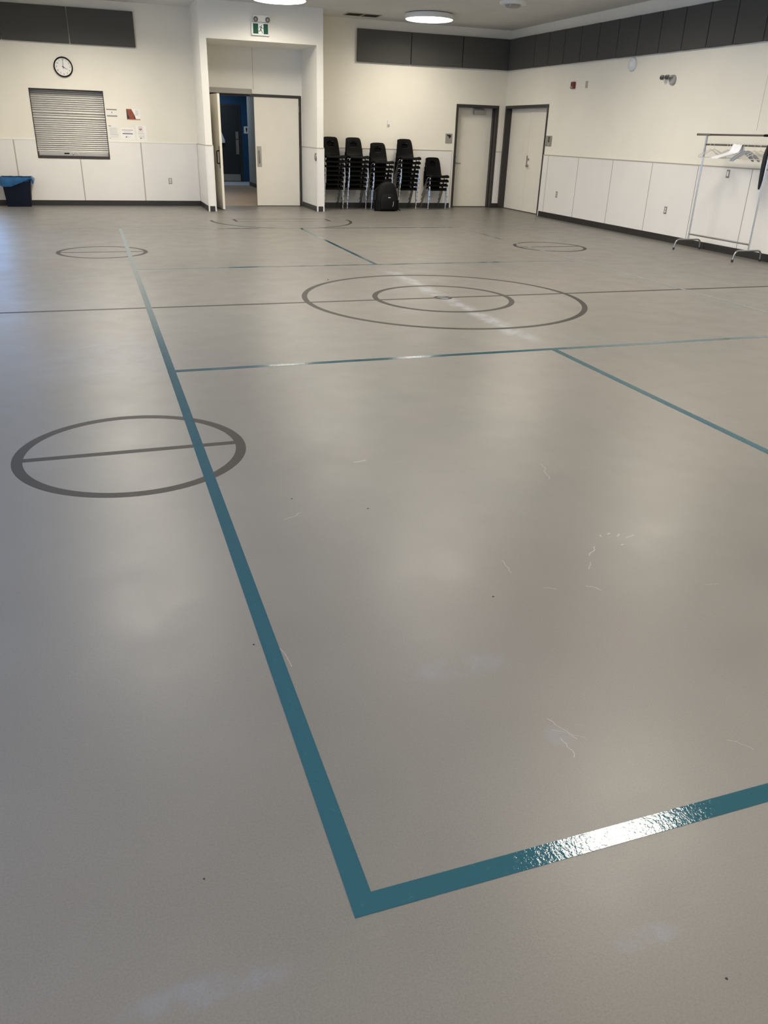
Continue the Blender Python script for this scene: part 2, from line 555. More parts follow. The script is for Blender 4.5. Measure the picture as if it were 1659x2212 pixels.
def ring(name, m, z, cx, cy, r, wd, a0=0, a1=360, n=96, bar=None):
    b = MB()
    full = a1 - a0 == 360
    k = n if full else n + 1
    rings = []
    for i in range(k):
        a = math.radians(a0 + (a1 - a0) * i / n)
        c, s = math.cos(a), math.sin(a)
        rings.append([(cx + q * c, cy + q * s, zz) for q, zz in ((r - wd / 2, -.002), (r + wd / 2, -.002), (r + wd / 2, z), (r - wd / 2, z))])
    if full:
        rings.append(rings[0])
    b.loft(rings, caps=not full)
    if bar:
        b.box(cx - r + wd / 2, cx + r - wd / 2, cy - bar / 2, cy + bar / 2, -.002, z)
    return b.build(name, m, floor)


ZG, ZT = .0005, .0010
LW = .026
X0, X1, XC = .379, 6.270, 3.324
strip('halfway_line', M_GREYL, ZG, (XL + .02, XR - .02, 7.61, 7.655))
for n_, cx, cy, r, wd, bar in (('centre_circle', 3.297, 7.62, 1.42, .055, None), ('inner_circle', 3.292, 7.62, .70, .055, None), ('centre_spot_ring', 3.296, 7.63, .078, .035, None),
                               ('face_off_circle', .05, 3.979, .545, .052, .045), ('face_off_circle', .053, 11.39, .545, .052, .045), ('face_off_circle', 6.622, 11.30, .538, .052, .045), ('face_off_circle', 6.60, 3.979, .545, .052, .045)):
    ring(n_, M_GREYL, ZG + .0001, cx, cy, r, wd, bar=bar)
ring('goal_crease_arc', M_GREYL, ZG + .0001, 3.27, 15.28, 1.28, .05, 176, 364)
strip('goal_crease_line', M_GREYL, ZG, (2.40, 4.18, 15.52, 15.555), (2.40, 4.18, 15.14, 15.165))
strip('goal_crease_mark', M_GREYL, ZG, (2.40, 2.45, 15.165, 15.52))
strip('goal_crease_mark', M_GREYL, ZG, (4.14, 4.19, 15.165, 15.52))
strip('floor_seam', M_SEAM, .0003, (XL + .5, 8.525, 16.545, 16.558), (8.525, 8.54, YF + .3, 16.558))
strip('side_line', M_TEAL, ZT, (X0 - LW, X0 + LW, 1.085, 14.04))
M_GLARE = line_material('glare_pale_line', (.105, .125, .130), .22, .0003, 60, .3)  # teal line paled in its colour to imitate glare from the walls
strip('side_line', M_GLARE, ZT, (X1 - LW, X1 + LW, 1.085, 14.04))
strip('base_line', M_TEAL, ZT, (X0 + LW, X1 - LW, 1.085, 1.137))
strip('base_line', M_TEAL, ZT, (X0 + LW, X1 - LW, 13.99, 14.04))
strip('service_line', M_TEAL, ZT, (X0 + LW, X1 - LW, 5.415, 5.467))
strip('service_line', M_TEAL, ZT, (X0 + LW, X1 - LW, 9.863, 9.915))
strip('middle_line', M_TEAL, ZT, (XC - LW, XC + LW, 1.137, 5.415))
strip('middle_line', M_TEAL, ZT, (XC - LW, XC + LW, 9.915, 13.99))

# white scratches and a few dark specks, one part each kind
CAM = dict(f=1709.528, pitch=25.5235, roll=1.8662, yaw=19.6808)


def axes():
    pi_, ro, ya = (math.radians(CAM[k]) for k in ('pitch', 'roll', 'yaw'))
    fw = V((math.sin(ya) * math.cos(pi_), math.cos(ya) * math.cos(pi_), -math.sin(pi_)))
    r0 = V((math.cos(ya), -math.sin(ya), 0))
    u0 = r0.cross(fw)
    return math.cos(ro) * r0 + math.sin(ro) * u0, -math.sin(ro) * r0 + math.cos(ro) * u0, fw


def scratch(b, pts, wd):
    for i in range(len(pts) - 1):
        a, c = V((*pts[i], 0)), V((*pts[i + 1], 0))
        d = (c - a)
        if d.length < 1e-5:
            continue
        n = V((-d.y, d.x, 0)).normalized() * wd / 2
        b.add([a - n + V((0, 0, .0004)), c - n * .6 + V((0, 0, .0004)), c + n * .6 + V((0, 0, .0004)), a + n + V((0, 0, .0004))], [(0, 1, 2, 3)])


b = MB()
rs = random.Random(3)
for (x, y, L, a, wd) in ((1.10, 1.43, .11, 1.75, .0035), (1.06, 1.37, .08, 1.35, .003), (1.13, 1.42, .10, 2.2, .002), (1.72, 2.36, .09, .5, .006), (1.66, 2.26, .06, .7, .004),
                         (1.62, 2.11, .06, 2.1, .004), (1.90, 2.50, .02, .2, .012), (1.93, 2.47, .03, .5, .010), (1.96, 2.45, .05, .1, .006), (1.86, 2.49, .015, .9, .012), (1.90, 2.40, .015, 0, .010),
                         (1.35, 2.32, .10, 1.2, .003), (1.46, 2.16, .05, 2.4, .003), (2.08, 2.02, .06, 2.7, .0025), (.42, 1.98, .12, 1.5, .003), 
                         (.62, 3.0, .10, .3, .004), 
                         (1.55, 1.25, .07, 2.0, .002), (1.72, 1.05, .05, 2.2, .0025), (1.95, 3.1, .2, 1.0, .004), (1.1, 3.55, .07, 0, .012)):
    n = 7
    pts = []
    for k in range(n):
        q = L * k / (n - 1)
        j = (rs.random() - .5) * L * .12
        pts.append((x + q * math.cos(a + .25 * k / n) - j * math.sin(a), y + q * math.sin(a + .25 * k / n) + j * math.cos(a)))
    scratch(b, pts, wd * .75)
tag(b.build('scuff_marks', M_SCUFF, floor), kind='stuff')
b = MB()
for x, y, r in ((1.020, .733, .003), (.063, 1.28, .0025), (2.41, 8.86, .010), (1.00, 3.01, .004), (.33, 2.13, .0035), (1.21, 2.18, .004), (.70, 3.2, .004)):
    b.lathe((x, y, 0), (.0, 0, 1), [(r, 0), (r * .8, r * .35), (r * .2, r * .5)], 8)
tag(b.build('dirt_specks', M_BLACK, floor, smooth=True), kind='stuff')


# ------------------------------------------------------------------ acoustic panels
def panel(name_box, label, group):
    x0, x1, y0, y1, z0, z1 = name_box
    o = MB().box(*name_box).build('mounted_acoustic_panel', M_ACOU, bevel=.006)
    return tag(o, label, 'acoustic panel', group)


G = 'charcoal acoustic panels under the ceiling'
g = .008
panel((-.055 + g, 1.134, YB - .066, YB - .016, 2.866, 3.458), 'charcoal fabric panel high left, its right end near the door alcove', G)
panel((-1.24 + g, -.055 - g, YB - .066, YB - .016, 2.866, 3.458), 'charcoal fabric panel above the wall clock and shutter', G)
panel((-2.43 + g, -1.24 - g, YB - .066, YB - .016, 2.866, 3.458), 'charcoal fabric panel cut off by the left edge of the photo', G)
for a, b_, l in ((5.532, 6.728, 'charcoal fabric panel over the chair stacks, nearest the door alcove'), (6.728, 7.918, 'middle charcoal fabric panel of the three on the back wall right of the alcove'),
                 (7.918, XR - .062, 'charcoal fabric panel on the back wall, ending in the right corner')):
    panel((a + g, b_ - g, YR - .066, YR - .016, 2.845, 3.435), l, G)
pj = [YR - .018, 16.876, 16.287, 15.689, 15.083, 14.479, 13.875, 13.273, 12.671, 12.082, 11.496, 10.91, 10.305, 9.70, 9.10, 8.50, 7.90, 7.30, 6.70]
names = ['wide charcoal panel on the right wall, in the far corner above the double door', 'second charcoal panel from the corner on the right wall', 'third charcoal panel from the corner on the right wall, by the red alarm',
         'fourth charcoal panel from the corner on the right wall', 'fifth charcoal panel from the corner on the right wall', 'sixth charcoal panel from the corner on the right wall, left of the white disc',
         'seventh charcoal panel from the corner on the right wall, above the white disc', 'eighth charcoal panel from the corner on the right wall, right of the white disc', 'ninth charcoal panel from the corner on the right wall, over the twin lamp heads',
         'tenth charcoal panel from the corner on the right wall', 'eleventh charcoal panel from the corner on the right wall, above the clothes rack', 'twelfth charcoal panel from the corner, near the right edge of the photo',
         'charcoal panel cut by the right edge of the photo'] + ['charcoal panel on the right wall, %s past the clothes rack' % q for q in ('first', 'second', 'third', 'fourth', 'fifth')]
for i, l in enumerate(names):
    panel((XR - .066, XR - .016, pj[i + 1] + g, pj[i] - g, 2.845 - .0028 * i, 3.435 - .003 * i), l, G)

# ------------------------------------------------------------------ ceiling lamps
lab = {(3.42, 15.72): 'round white ceiling lamp cut by the top edge, above the green exit sign', (6.54, 16.62): 'round white ceiling lamp above the three dark panels of the back wall'}
base_lamp = None
spots = [(6.54, 16.62), (3.42, 15.72), (.17, 16.1)]
rows = [(11.85, 'second'), (7.75, 'third'), (3.70, 'fourth'), (-.35, 'fifth')]  # last row is added, unseen, to brighten the floor near the viewer
cols = [(.17, 'left'), (3.38, 'middle'), (6.54, 'right')]
lab[(.17, 16.1)] = 'round white ceiling lamp before the clock wall, above the frame'
for yy, rn in rows:
    for xx, cn in cols if yy != 3.70 else cols[1:]:
        spots.append((xx, yy))
        lab[(xx, yy)] = 'round white ceiling lamp, %s row from the back, %s column' % (rn, cn)
for x, y in spots:
    if base_lamp is None:
        base_lamp = thing('ceiling_lamp', (x, y, HC), lab[(x, y)], 'lamp', 'round ceiling lamps')
        p = MB().lathe((x, y, HC), (0, 0, -1), [(.40, 0), (.46, .015), (.468, .05), (.468, .095), (.455, .10), (.44, .085), (.02, .084)], 56).build('housing', M_WHITEP, base_lamp, smooth=True)
        MB().lathe((x, y, HC), (0, 0, -1), [(.45, .092), (.452, .100), (.44, .108), (.02, .112)], 56).build('diffuser', M_LAMP, base_lamp, smooth=True)
    else:
        dup(base_lamp, (x, y, HC), lab[(x, y)], group='round ceiling lamps')
    l = bpy.data.lights.new('lamp_light', 'AREA')
    l.shape = 'DISK'
    l.size = .86
    l.energy = LAMP_W * (.55 if y > 16 and x > 1 else .85 if y > 15 and x > 1 else 1.2 if y > 15 else 1)
    l.color = (1, .905, .76)
    l.spread = math.radians(160 if y > 15 else 168)
    lo = bpy.data.objects.new('lamp_light', l)
    COL.objects.link(lo)
    lo.location = (x, y, HC - .114)

# ceiling vent
t = thing('ceiling_vent', (5.46, 17.47, HC), 'long dark slotted air grille in the ceiling before the alcove', 'vent')
fr = MB()
fr.box(5.11, 5.81, 17.28, 17.30, HC - .012, HC).box(5.11, 5.81, 17.65, 17.67, HC - .012, HC).box(5.11, 5.13, 17.30, 17.65, HC - .012, HC).box(5.79, 5.81, 17.30, 17.65, HC - .012, HC)
fr.box(5.45, 5.475, 17.30, 17.65, HC - .012, HC)
fr.build('frame', M_BEIGEP, t)
MB().box(5.13, 5.79, 17.30, 17.65, HC - .004, HC - .001).build('backing', M_FRAME, t)
sl = MB()
for k in range(9):
    y = 17.315 + k * .039
    sl.add([(5.13, y, HC - .011), (5.79, y, HC - .011), (5.79, y + .022, HC - .004), (5.13, y + .022, HC - .004), (5.13, y + .002, HC - .012), (5.79, y + .002, HC - .012), (5.79, y + .024, HC - .005), (5.13, y + .024, HC - .005)],
           [(0, 1, 2, 3), (7, 6, 5, 4), (0, 4, 5, 1), (2, 6, 7, 3), (0, 3, 7, 4), (1, 5, 6, 2)])
sl.build('louvre', mat('louvre_brown', (.10, .09, .07), .6), t)

# round ceiling fitting with dark core
t = thing('ceiling_diffuser', (7.22, 14.45, HC), 'small round white fitting with dark core on the ceiling, top right', 'ceiling fitting')
MB().lathe((7.22, 14.45, HC), (0, 0, -1), [(.235, 0), (.235, .02), (.22, .045), (.15, .05), (.14, .03)], 40).build('ring', M_WHITEP, t, smooth=True)
MB().lathe((7.22, 14.45, HC), (0, 0, -1), [(.13, .03), (.13, .075), (.10, .088), (.02, .09)], 32).build('core', M_GREYP, t, smooth=True)
for a in range(4):
    q = PI / 4 + a * PI / 2
    MB().tube([(7.22 + .13 * math.cos(q), 14.45 + .13 * math.sin(q), HC - .045), (7.22 + .16 * math.cos(q), 14.45 + .16 * math.sin(q), HC - .085)], .008, 6).build('clip', M_WHITEP, t)

# ------------------------------------------------------------------ clock
CX, CZ, CR = -.228, 2.473, .172
t = thing('wall_clock', (CX, YB, CZ - CR), 'round black rimmed wall clock above the roller shutter', 'clock')
MB().lathe((CX, YB, CZ), (0, -1, 0), [(CR - .006, 0), (CR, .012), (CR, .034), (CR - .006, .043), (CR - .016, .045), (CR - .021, .038), (CR - .022, .022), (CR - .022, .012), (.01, .012)], 64).build('rim', M_BLACKP, t, smooth=True)
MB().lathe((CX, YB, CZ), (0, -1, 0), [(CR - .0225, .013), (CR - .0225, .0145), (.01, .0148)], 64).build('dial', M_PAPER2, t)


def text_mesh(s, size):
    cu = bpy.data.curves.new('glyph', 'FONT')
    cu.body = s
    cu.size = size
    cu.align_x = 'CENTER'
    cu.align_y = 'CENTER'
    o = bpy.data.objects.new('glyph', cu)
    COL.objects.link(o)
    bpy.context.view_layer.update()
    me = bpy.data.meshes.new_from_object(o.evaluated_get(bpy.context.evaluated_depsgraph_get()))
    r = [tuple(v.co) for v in me.vertices], [tuple(p.vertices) for p in me.polygons]
    bpy.data.objects.remove(o)
    bpy.data.curves.remove(cu)
    bpy.data.meshes.remove(me)
    return r


for h in range(1, 13):
    a = h * PI / 6
    vs, fs = text_mesh(str(h), .040)
    ox, oz = CX + .120 * math.sin(a), CZ + .120 * math.cos(a)
    MB().add([(ox + x, YB - .0155, oz + y) for x, y, z in vs], fs).build('numeral', M_BLACK, t)


def hand(a, L, tail, w0, d):
    s, c = math.sin(a), math.cos(a)
    b = MB()
    f = lambda u, v, h: (CX + u * c + v * s, YB - h, CZ - u * s + v * c)
    b.prism([(-w0, -tail), (w0, -tail), (w0 * .9, 0), (w0 * .55, L), (-w0 * .55, L), (-w0 * .9, 0)], f, d, d + .0015)
    return b


hand(math.radians(120), .082, .026, .0050, .018).build('hour_hand', M_BLACK, t)
hand(math.radians(0), .128, .030, .0042, .021).build('minute_hand', M_BLACK, t)
MB().lathe((CX, YB, CZ), (0, -1, 0), [(.007, .015), (.007, .025), (.002, .027)], 16).build('hub', M_BLACK, t)

# ------------------------------------------------------------------ roller shutter in the hatch
t = thing('roller_shutter', ((HX0 + HX1) / 2, YB + .05, HZ0), 'closed metal roller shutter filling the serving hatch under the clock', 'roller shutter')
f = MB()
f.box(HX0, HX0 + .012, YB - .006, YB + .18, HZ0, HZ1).box(HX1 - .012, HX1, YB - .006, YB + .18, HZ0, HZ1)
f.box(HX0 + .012, HX1 - .012, YB - .006, YB + .18, HZ1 - .012, HZ1)
f.build('frame', M_FRAME, t)
MB().box(HX0 + .012, HX1 - .012, YB - .012, YB + .18, HZ0, HZ0 + .048).build('sill', mat('sill_dark', (.035, .028, .028), .5), t, bevel=.003)
rr = random.Random(11)
prof = []
z = HZ0 + .112
ysh = YB + .13
while z < HZ1 - .012:
    p = .037 if not (1.54 < z < 1.585 or 1.635 < z < 1.68) else .055
    p = min(p, HZ1 - .012 - z)
    til = (rr.random() - .5) * .004
    for k in range(8):
        q = k / 8
        prof.append((ysh - .009 * math.sin(PI * min(1, q * 1.1)) * (p / .045) + til * (q - .5), z + p * q))
    prof.append((ysh + .004, z + p * .97))
    z += p
MB().loft([[(HX0 + .012, y, z) for y, z in prof], [(HX1 - .012, y, z) for y, z in prof]], caps=False, closed=False).build('slat_curtain', M_SHUT, t, smooth=False)
bar = MB().box(HX0 + .02, HX1 - .018, ysh - .02, ysh + .01, HZ0 + .048, HZ0 + .116).build('bottom_bar', M_SHUT, t, bevel=.004)
MB().box(-.415, -.318, ysh - .0215, ysh - .019, HZ0 + .076, HZ0 + .104).build('slot', M_BLACK, bar)
MB().lathe((-.245, ysh - .02, HZ0 + .082), (0, -1, 0), [(.016, 0), (.016, .006), (.010, .010), (.002, .010)], 20).build('lock', M_STEEL, bar, smooth=True)
MB().tube([(-.165, ysh - .021, HZ0 + .112), (-.155, ysh - .026, HZ0 + .085), (-.140, ysh - .022, HZ0 + .060)], .004, 8).build('pull_cord', M_WHITEP, bar, smooth=True)


# ------------------------------------------------------------------ notices
def notice(x0, x1, z0, z1, label, cat, m=M_PAPER2):
    return tag(MB().box(x0, x1, YB - .0025, YB - .0002, z0, z1).build('notice', m), label, cat, 'notices pinned beside the shutter')


def mark(o, name, m, *rects, d=.0030):
    b = MB()
    for x0, x1, z0, z1 in rects:
        b.box(x0, x1, YB - d, YB - .0024, z0, z1)
    return b.build(name, m, o)


def lines(x0, x1, z1, n, dz, h, seed):
    r = random.Random(seed)
    return [(x0 + (x1 - x0) * .04 * r.random(), x1 - (x1 - x0) * .25 * r.random(), z1 - k * dz - h, z1 - k * dz) for k in range(n)]


o = notice(.470, .667, 1.652, 1.785, 'small landscape notice with dark bars at top and bottom, beside the shutter', 'notice', M_PAPER)
mark(o, 'header_bar', M_INK, (.470, .667, 1.768, 1.785))
mark(o, 'footer_bar', mat('bar_grey', (.26, .26, .22), .8), (.470, .667, 1.652, 1.674))
mark(o, 'emblem', M_INK, (.562, .574, 1.712, 1.736), (.566, .580, 1.724, 1.733))
o = notice(.846, 1.104, 1.606, 1.800, 'poster with a rust brown picture and orange foot, upper right of the notices', 'poster')
b = MB()
b.prism([(.847, 1.622), (1.020, 1.622), (1.005, 1.665), (1.000, 1.690), (.945, 1.799), (.847, 1.799)], lambda u, v, h: (u, YB - h, v), .0024, .0030)
b.build('picture', M_RUST, o)
b = MB()
b.prism([(.847, 1.622), (.905, 1.622), (.870, 1.70), (.856, 1.799), (.847, 1.799)], lambda u, v, h: (u, YB - h, v), .0030, .0034)
b.prism([(.985, 1.622), (1.020, 1.622), (1.005, 1.665), (1.000, 1.690), (.992, 1.69)], lambda u, v, h: (u, YB - h, v), .0030, .0034)
b.build('picture_dark_print', mat('poster_dark', (.03, .03, .045), .7), o)  # darker printed areas of the poster picture
mark(o, 'foot_strip', M_ORANGE, (.846, 1.104, 1.606, 1.622))
mark(o, 'text_block', M_INKL, *lines(1.015, 1.085, 1.780, 8, .0125, .006, 2))
o = notice(.467, .671, 1.230, 1.500, 'pale printed sheet, lower left of the notices, touching the shutter', 'notice', M_PAPER)
mark(o, 'heading', M_INK, (.478, .525, 1.478, 1.490))
mark(o, 'text_block', M_INKL, *(lines(.485, .655, 1.455, 9, .013, .006, 3) + lines(.49, .65, 1.31, 3, .014, .005, 4)))
mark(o, 'blue_line', mat('pale_blue_ink', (.40, .40, .52), .8), (.487, .655, 1.325, 1.333))
mark(o, 'corner_mark', M_INK, (.482, .496, 1.252, 1.268))
o = notice(.700, .969, 1.244, 1.456, 'white landscape notice with a navy bar, middle of the lower notices', 'notice')
mark(o, 'heading', mat('mid_ink', (.30, .29, .26), .8), *[(.722 + k * .037, .722 + k * .037 + .030, 1.412, 1.424) for k in range(6)])
mark(o, 'text_block', M_INKL, (.75, .90, 1.390, 1.396), (.76, .89, 1.376, 1.382), (.80, .87, 1.325, 1.329))
mark(o, 'navy_bar', M_NAVY, (.732, .930, 1.345, 1.360))


def emblem(o, x, z):
    b = MB()
    b.prism([(x - .022, z - .012), (x - .014, z + .008), (x, z + .016), (x + .010, z + .008), (x + .020, z - .012), (x + .006, z - .004), (x - .006, z - .012)], lambda u, v, h: (u, YB - h, v), .0024, .0030)
    b.build('emblem', M_INK, o)
    mark(o, 'emblem_text', M_INKL, (x + .022, x + .075, z + .002, z + .008), (x + .022, x + .070, z - .008, z - .004))


emblem(o, .805, 1.292)
o = notice(1.001, 1.200, 1.238, 1.506, 'white portrait notice with a dark red heart badge, lower right of the notices', 'notice')
b = MB()
for r_ in ((1.050, 1.126, 1.486, 1.490), (1.050, 1.126, 1.398, 1.402), (1.050, 1.054, 1.402, 1.486), (1.122, 1.126, 1.402, 1.486)):
    b.box(r_[0], r_[1], YB - .0030, YB - .0024, r_[2], r_[3])
b.build('badge_border', M_RED, o)
b = MB()
pts = []
for k in range(28):
    a = 2 * PI * k / 28
    pts.append((1.088 + .0017 * 16 * math.sin(a) ** 3 * .95, 1.436 + .0015 * (13 * math.cos(a) - 5 * math.cos(2 * a) - 2 * math.cos(3 * a) - math.cos(4 * a))))
b.prism(pts, lambda u, v, h: (u, YB - h, v), .0024, .0030)
b.build('heart', M_RED, o)
b = MB()
b.prism([(1.090, 1.450), (1.080, 1.434), (1.088, 1.436), (1.085, 1.420), (1.097, 1.440), (1.089, 1.439)], lambda u, v, h: (u, YB - h, v), .0030, .0033)
b.build('bolt', M_PAPER2, o)
vs, fs = text_mesh('AED', .026)
MB().add([(1.088 + x, YB - .0031, 1.470 + y) for x, y, z in vs], fs).build('badge_text', M_INK, o)
mark(o, 'text_block', M_INKL, *(lines(1.03, 1.175, 1.380, 3, .012, .006, 6) + lines(1.04, 1.16, 1.325, 3, .012, .006, 7)))
emblem(o, 1.085, 1.275)


# ------------------------------------------------------------------ wall plates
def plate(fn, u, z, label, cat, name, kind):
    t = thing(name, fn(u, 0, z - .058), label, cat, 'electrical plates on the walls')
    b = MB()
    P = lambda a, c, d0, d1, lo, hi: b.box(*[q for pair in zip(map(min, fn(a, d0, lo), fn(c, d1, hi)), map(max, fn(a, d0, lo), fn(c, d1, hi))) for q in pair])
    P(u - .036, u + .036, .009, .0145, z - .058, z + .058)
    b.build('cover_plate', M_STEEL if kind != 'sw' else M_STEEL, t, bevel=.002)
    if kind == 'out':
        for dz in (.022, -.022):
            b = MB()
            P(u - .017, u + .017, .0145, .0175, z + dz - .016, z + dz + .016)
            s = b.build('socket', M_WHITEP, t, bevel=.003)
            b = MB()
            P(u - .008, u - .005, .0175, .0178, z + dz - .002, z + dz + .008)
            P(u + .005, u + .008, .0175, .0178, z + dz - .002, z + dz + .008)
            b.build('slots', M_BLACK, s)
    else:
        b = MB()
        P(u - .017, u + .017, .0145, .020, z - .034, z + .034)
        b.build('rocker', M_WHITEP, t, bevel=.003)


plate(lambda u, d, z: (u, YB - d, z), 1.59, .483, 'power outlet on the left back wall, low beside the door alcove', 'outlet', 'power_outlet', 'out')
plate(lambda u, d, z: (XR - d, u, z), 15.44, .478, 'power outlet on the right wall, nearest the dark framed double door', 'outlet', 'power_outlet', 'out')
plate(lambda u, d, z: (XR - d, u, z), 11.85, .486, 'power outlet on the right wall, just left of the clothes rack', 'outlet', 'power_outlet', 'out')
plate(lambda u, d, z: (XR - d, u, z), 10.53, 1.112, 'light switch plate seen through the clothes rack', 'switch', 'light_switch', 'sw')
# thermostat
t = thing('thermostat', (6.283, YR, 1.655), 'tiny white wall sensor above the chair stacks', 'sensor')
MB().box(6.255, 6.311, YR - .02, YR, 1.655, 1.770).build('body', M_WHITEP, t, bevel=.004)
MB().box(6.258, 6.308, YR - .023, YR - .02, 1.668, 1.688).build('display', M_GREYP, t)
# door signs
t = thing('room_sign', (7.726, YR, 1.350), 'grey plaque with a dark pictogram beside the single door', 'sign')
MB().box(7.643, 7.810, YR - .006, YR, 1.350, 1.551).build('plaque', M_STEEL, t, bevel=.002)
b = MB()
fn = lambda u, v, h: (7.643 + u * .167, YR - h, 1.350 + v * .201)
b.prism([(.22, .86), (.30, .89), (.42, .86), (.55, .88), (.70, .86), (.80, .78), (.80, .68), (.70, .62), (.66, .52), (.50, .52), (.48, .66), (.40, .72), (.28, .72), (.22, .78)], fn, .006, .0075)
b.build('pictogram', M_BLACK, t)
b = MB()
for u0, u1, v0, v1 in ((.25, .75, .32, .36), (.30, .62, .23, .27)):
    b.prism([(u0, v0), (u1, v0), (u1, v1), (u0, v1)], fn, .006, .0070)
b.build('caption', M_GREYP, t)
t = thing('room_sign', (XR, 16.005, 1.366), 'grey plaque with a dark upright figure right of the double door', 'sign')
MB().box(XR - .006, XR, 15.885, 16.125, 1.366, 1.567).build('plaque', M_STEEL, t, bevel=.002)
b = MB()
fn = lambda u, v, h: (XR - h, 16.125 - u * .24, 1.366 + v * .201)
b.prism([(.44, .92), (.58, .92), (.58, .62), (.44, .62)], fn, .006, .0075)
b.prism([(.40, .58), (.62, .58), (.62, .42), (.40, .42)], fn, .006, .0075)
b.build('pictogram', M_BLACK, t)
b = MB()
b.prism([(.28, .26), (.72, .26), (.60, .10), (.40, .10)], fn, .006, .0070)
b.build('caption', M_GREYP, t)

# ------------------------------------------------------------------ right wall devices
t = thing('wall_speaker', (XR, 13.40, 2.598), 'round white dome fitting under the charcoal panels, right wall', 'wall fitting')
MB().lathe((XR, 13.40, 2.705), (-1, 0, 0), [(.105, 0), (.108, .004), (.108, .022), (.100, .034), (.084, .040), (.02, .043)], 44).build('body', mat('cool_white_plastic', (.66, .68, .72), .4), t, smooth=True)
MB().lathe((XR - .040, 13.40, 2.705), (-1, 0, 0), [(.045, 0), (.043, .004), (.038, .0045), (.01, .0045)], 30).build('logo_ring', M_WHITEP, t, smooth=True)
t = thing('emergency_light', (XR, 12.25, 2.36), 'grey twin head emergency lamp on the right wall, above the rack', 'emergency light')
MB().lathe((XR, 12.22, 2.42), (-1, 0, 0), [(.075, 0), (.075, .03), (.06, .045), (.01, .045)], 32).build('back_plate', M_GREYP, t, smooth=True)
MB().box(XR - .09, XR - .02, 12.17, 12.40, 2.455, 2.485).build('bracket', M_GREYP, t, bevel=.006)
for yy in (12.41, 12.28):
    h = MB()
    d = V((-.82, -.52, -.10)).normalized()
    h.lathe(V((XR - .065, yy, 2.462)), d, [(.02, -.02), (.032, .0), (.037, .025), (.037, .06), (.034, .062), (.032, .056), (.01, .054)], 28)
    hd = h.build('lamp_head', M_GREYP, t, smooth=True)
    MB().lathe(V((XR - .065, yy, 2.462)), d, [(.031, .0565), (.024, .060), (.005, .061)], 24).build('lens', M_DARKLENS, hd, smooth=True)
t = thing('fire_alarm', (XR, 15.268, 2.398), 'small red fire alarm strobe on the right wall', 'fire alarm')
MB().box(XR - .045, XR, 15.208, 15.328, 2.398, 2.515).build('body', M_ALARM, t, bevel=.010)
MB().box(XR - .062, XR - .043, 15.240, 15.325, 2.412, 2.434).build('strobe_lens', M_LENS, t, bevel=.006)
t = tag(MB().box(XR - .012, XR, 14.775, 14.845, 2.395, 2.512).build('wall_plate', M_BEIGEP, bevel=.004), 'blank beige wall plate right of the red fire alarm', 'wall plate')

# ------------------------------------------------------------------ exit sign and emergency light over the alcove
t = thing('exit_sign', (3.336, BY, 3.091), 'green running man exit sign over the double doors', 'exit sign')
f = MB()
f.box(3.167, 3.503, BY - .048, BY, 3.091, 3.118).box(3.167, 3.503, BY - .048, BY, 3.280, 3.303).box(3.167, 3.200, BY - .048, BY, 3.118, 3.280).box(3.478, 3.503, BY - .048, BY, 3.118, 3.280)
f.build('frame', M_WHITEP, t, bevel=.006)
MB().box(3.196, 3.482, BY - .045, BY - .01, 3.114, 3.284).build('green_face', M_GREEN, t)
b = MB().box(3.295, 3.393, BY - .0465, BY - .0448, 3.119, 3.279)
b.build('doorway', M_PICT, t)
man = MB()
fm = lambda u, v, h: (3.296 + u * .098, BY - h, 3.122 + v * .152)


def limb(p, q, w0, w1):
    p, q = V((p[0], p[1] * 1.43)), V((q[0], q[1] * 1.43))
    d = (q - p).normalized()
    n = V((-d.y, d.x))
    man.prism([(c.x, c.y / 1.43) for c in (p + n * w0, p - n * w0, q - n * w1, q + n * w1)], fm, .0464, .0478)


man.prism([(.62 + .085 * math.cos(k * PI / 8), .86 + .060 * math.sin(k * PI / 8)) for k in range(16)], fm, .0464, .0478)
limb((.56, .76), (.44, .42), .105, .085)
limb((.54, .75), (.30, .74), .05, .045)
limb((.30, .75), (.10, .57), .045, .035)
limb((.60, .70), (.78, .58), .05, .04)
limb((.77, .59), (1.0, .54), .04, .03)
limb((.50, .42), (.66, .24), .075, .06)
limb((.66, .26), (.80, .04), .06, .05)
limb((.44, .44), (.30, .26), .07, .06)
limb((.33, .26), (-.06, .24), .05, .035)
man.build('running_figure', mat('pictogram_dark', (.012, .030, .026), .5), t)
t = thing('emergency_light', (3.35, BY, 3.306), 'white emergency light with two lamp heads on top of the exit sign', 'emergency light')
MB().box(3.195, 3.504, BY - .075, BY, 3.306, 3.420).build('housing', M_WHITEP, t, bevel=.014)
for xx in (3.245, 3.468):
    h = MB()
    h.lathe((xx, BY - .070, 3.352), (-.12, -1, -.18), [(.022, -.01), (.040, .01), (.042, .05), (.038, .054), (.034, .046), (.004, .044)], 26)
    hd = h.build('lamp_head', mat('head_dark', (.10, .10, .095), .4), t, smooth=True)
    MB().lathe((xx, BY - .070, 3.352), (-.12, -1, -.18), [(.024, .0465), (.014, .052), (.003, .053)], 22).build('lens', mat('lens_mid', (.30, .30, .28), .2), hd, smooth=True)

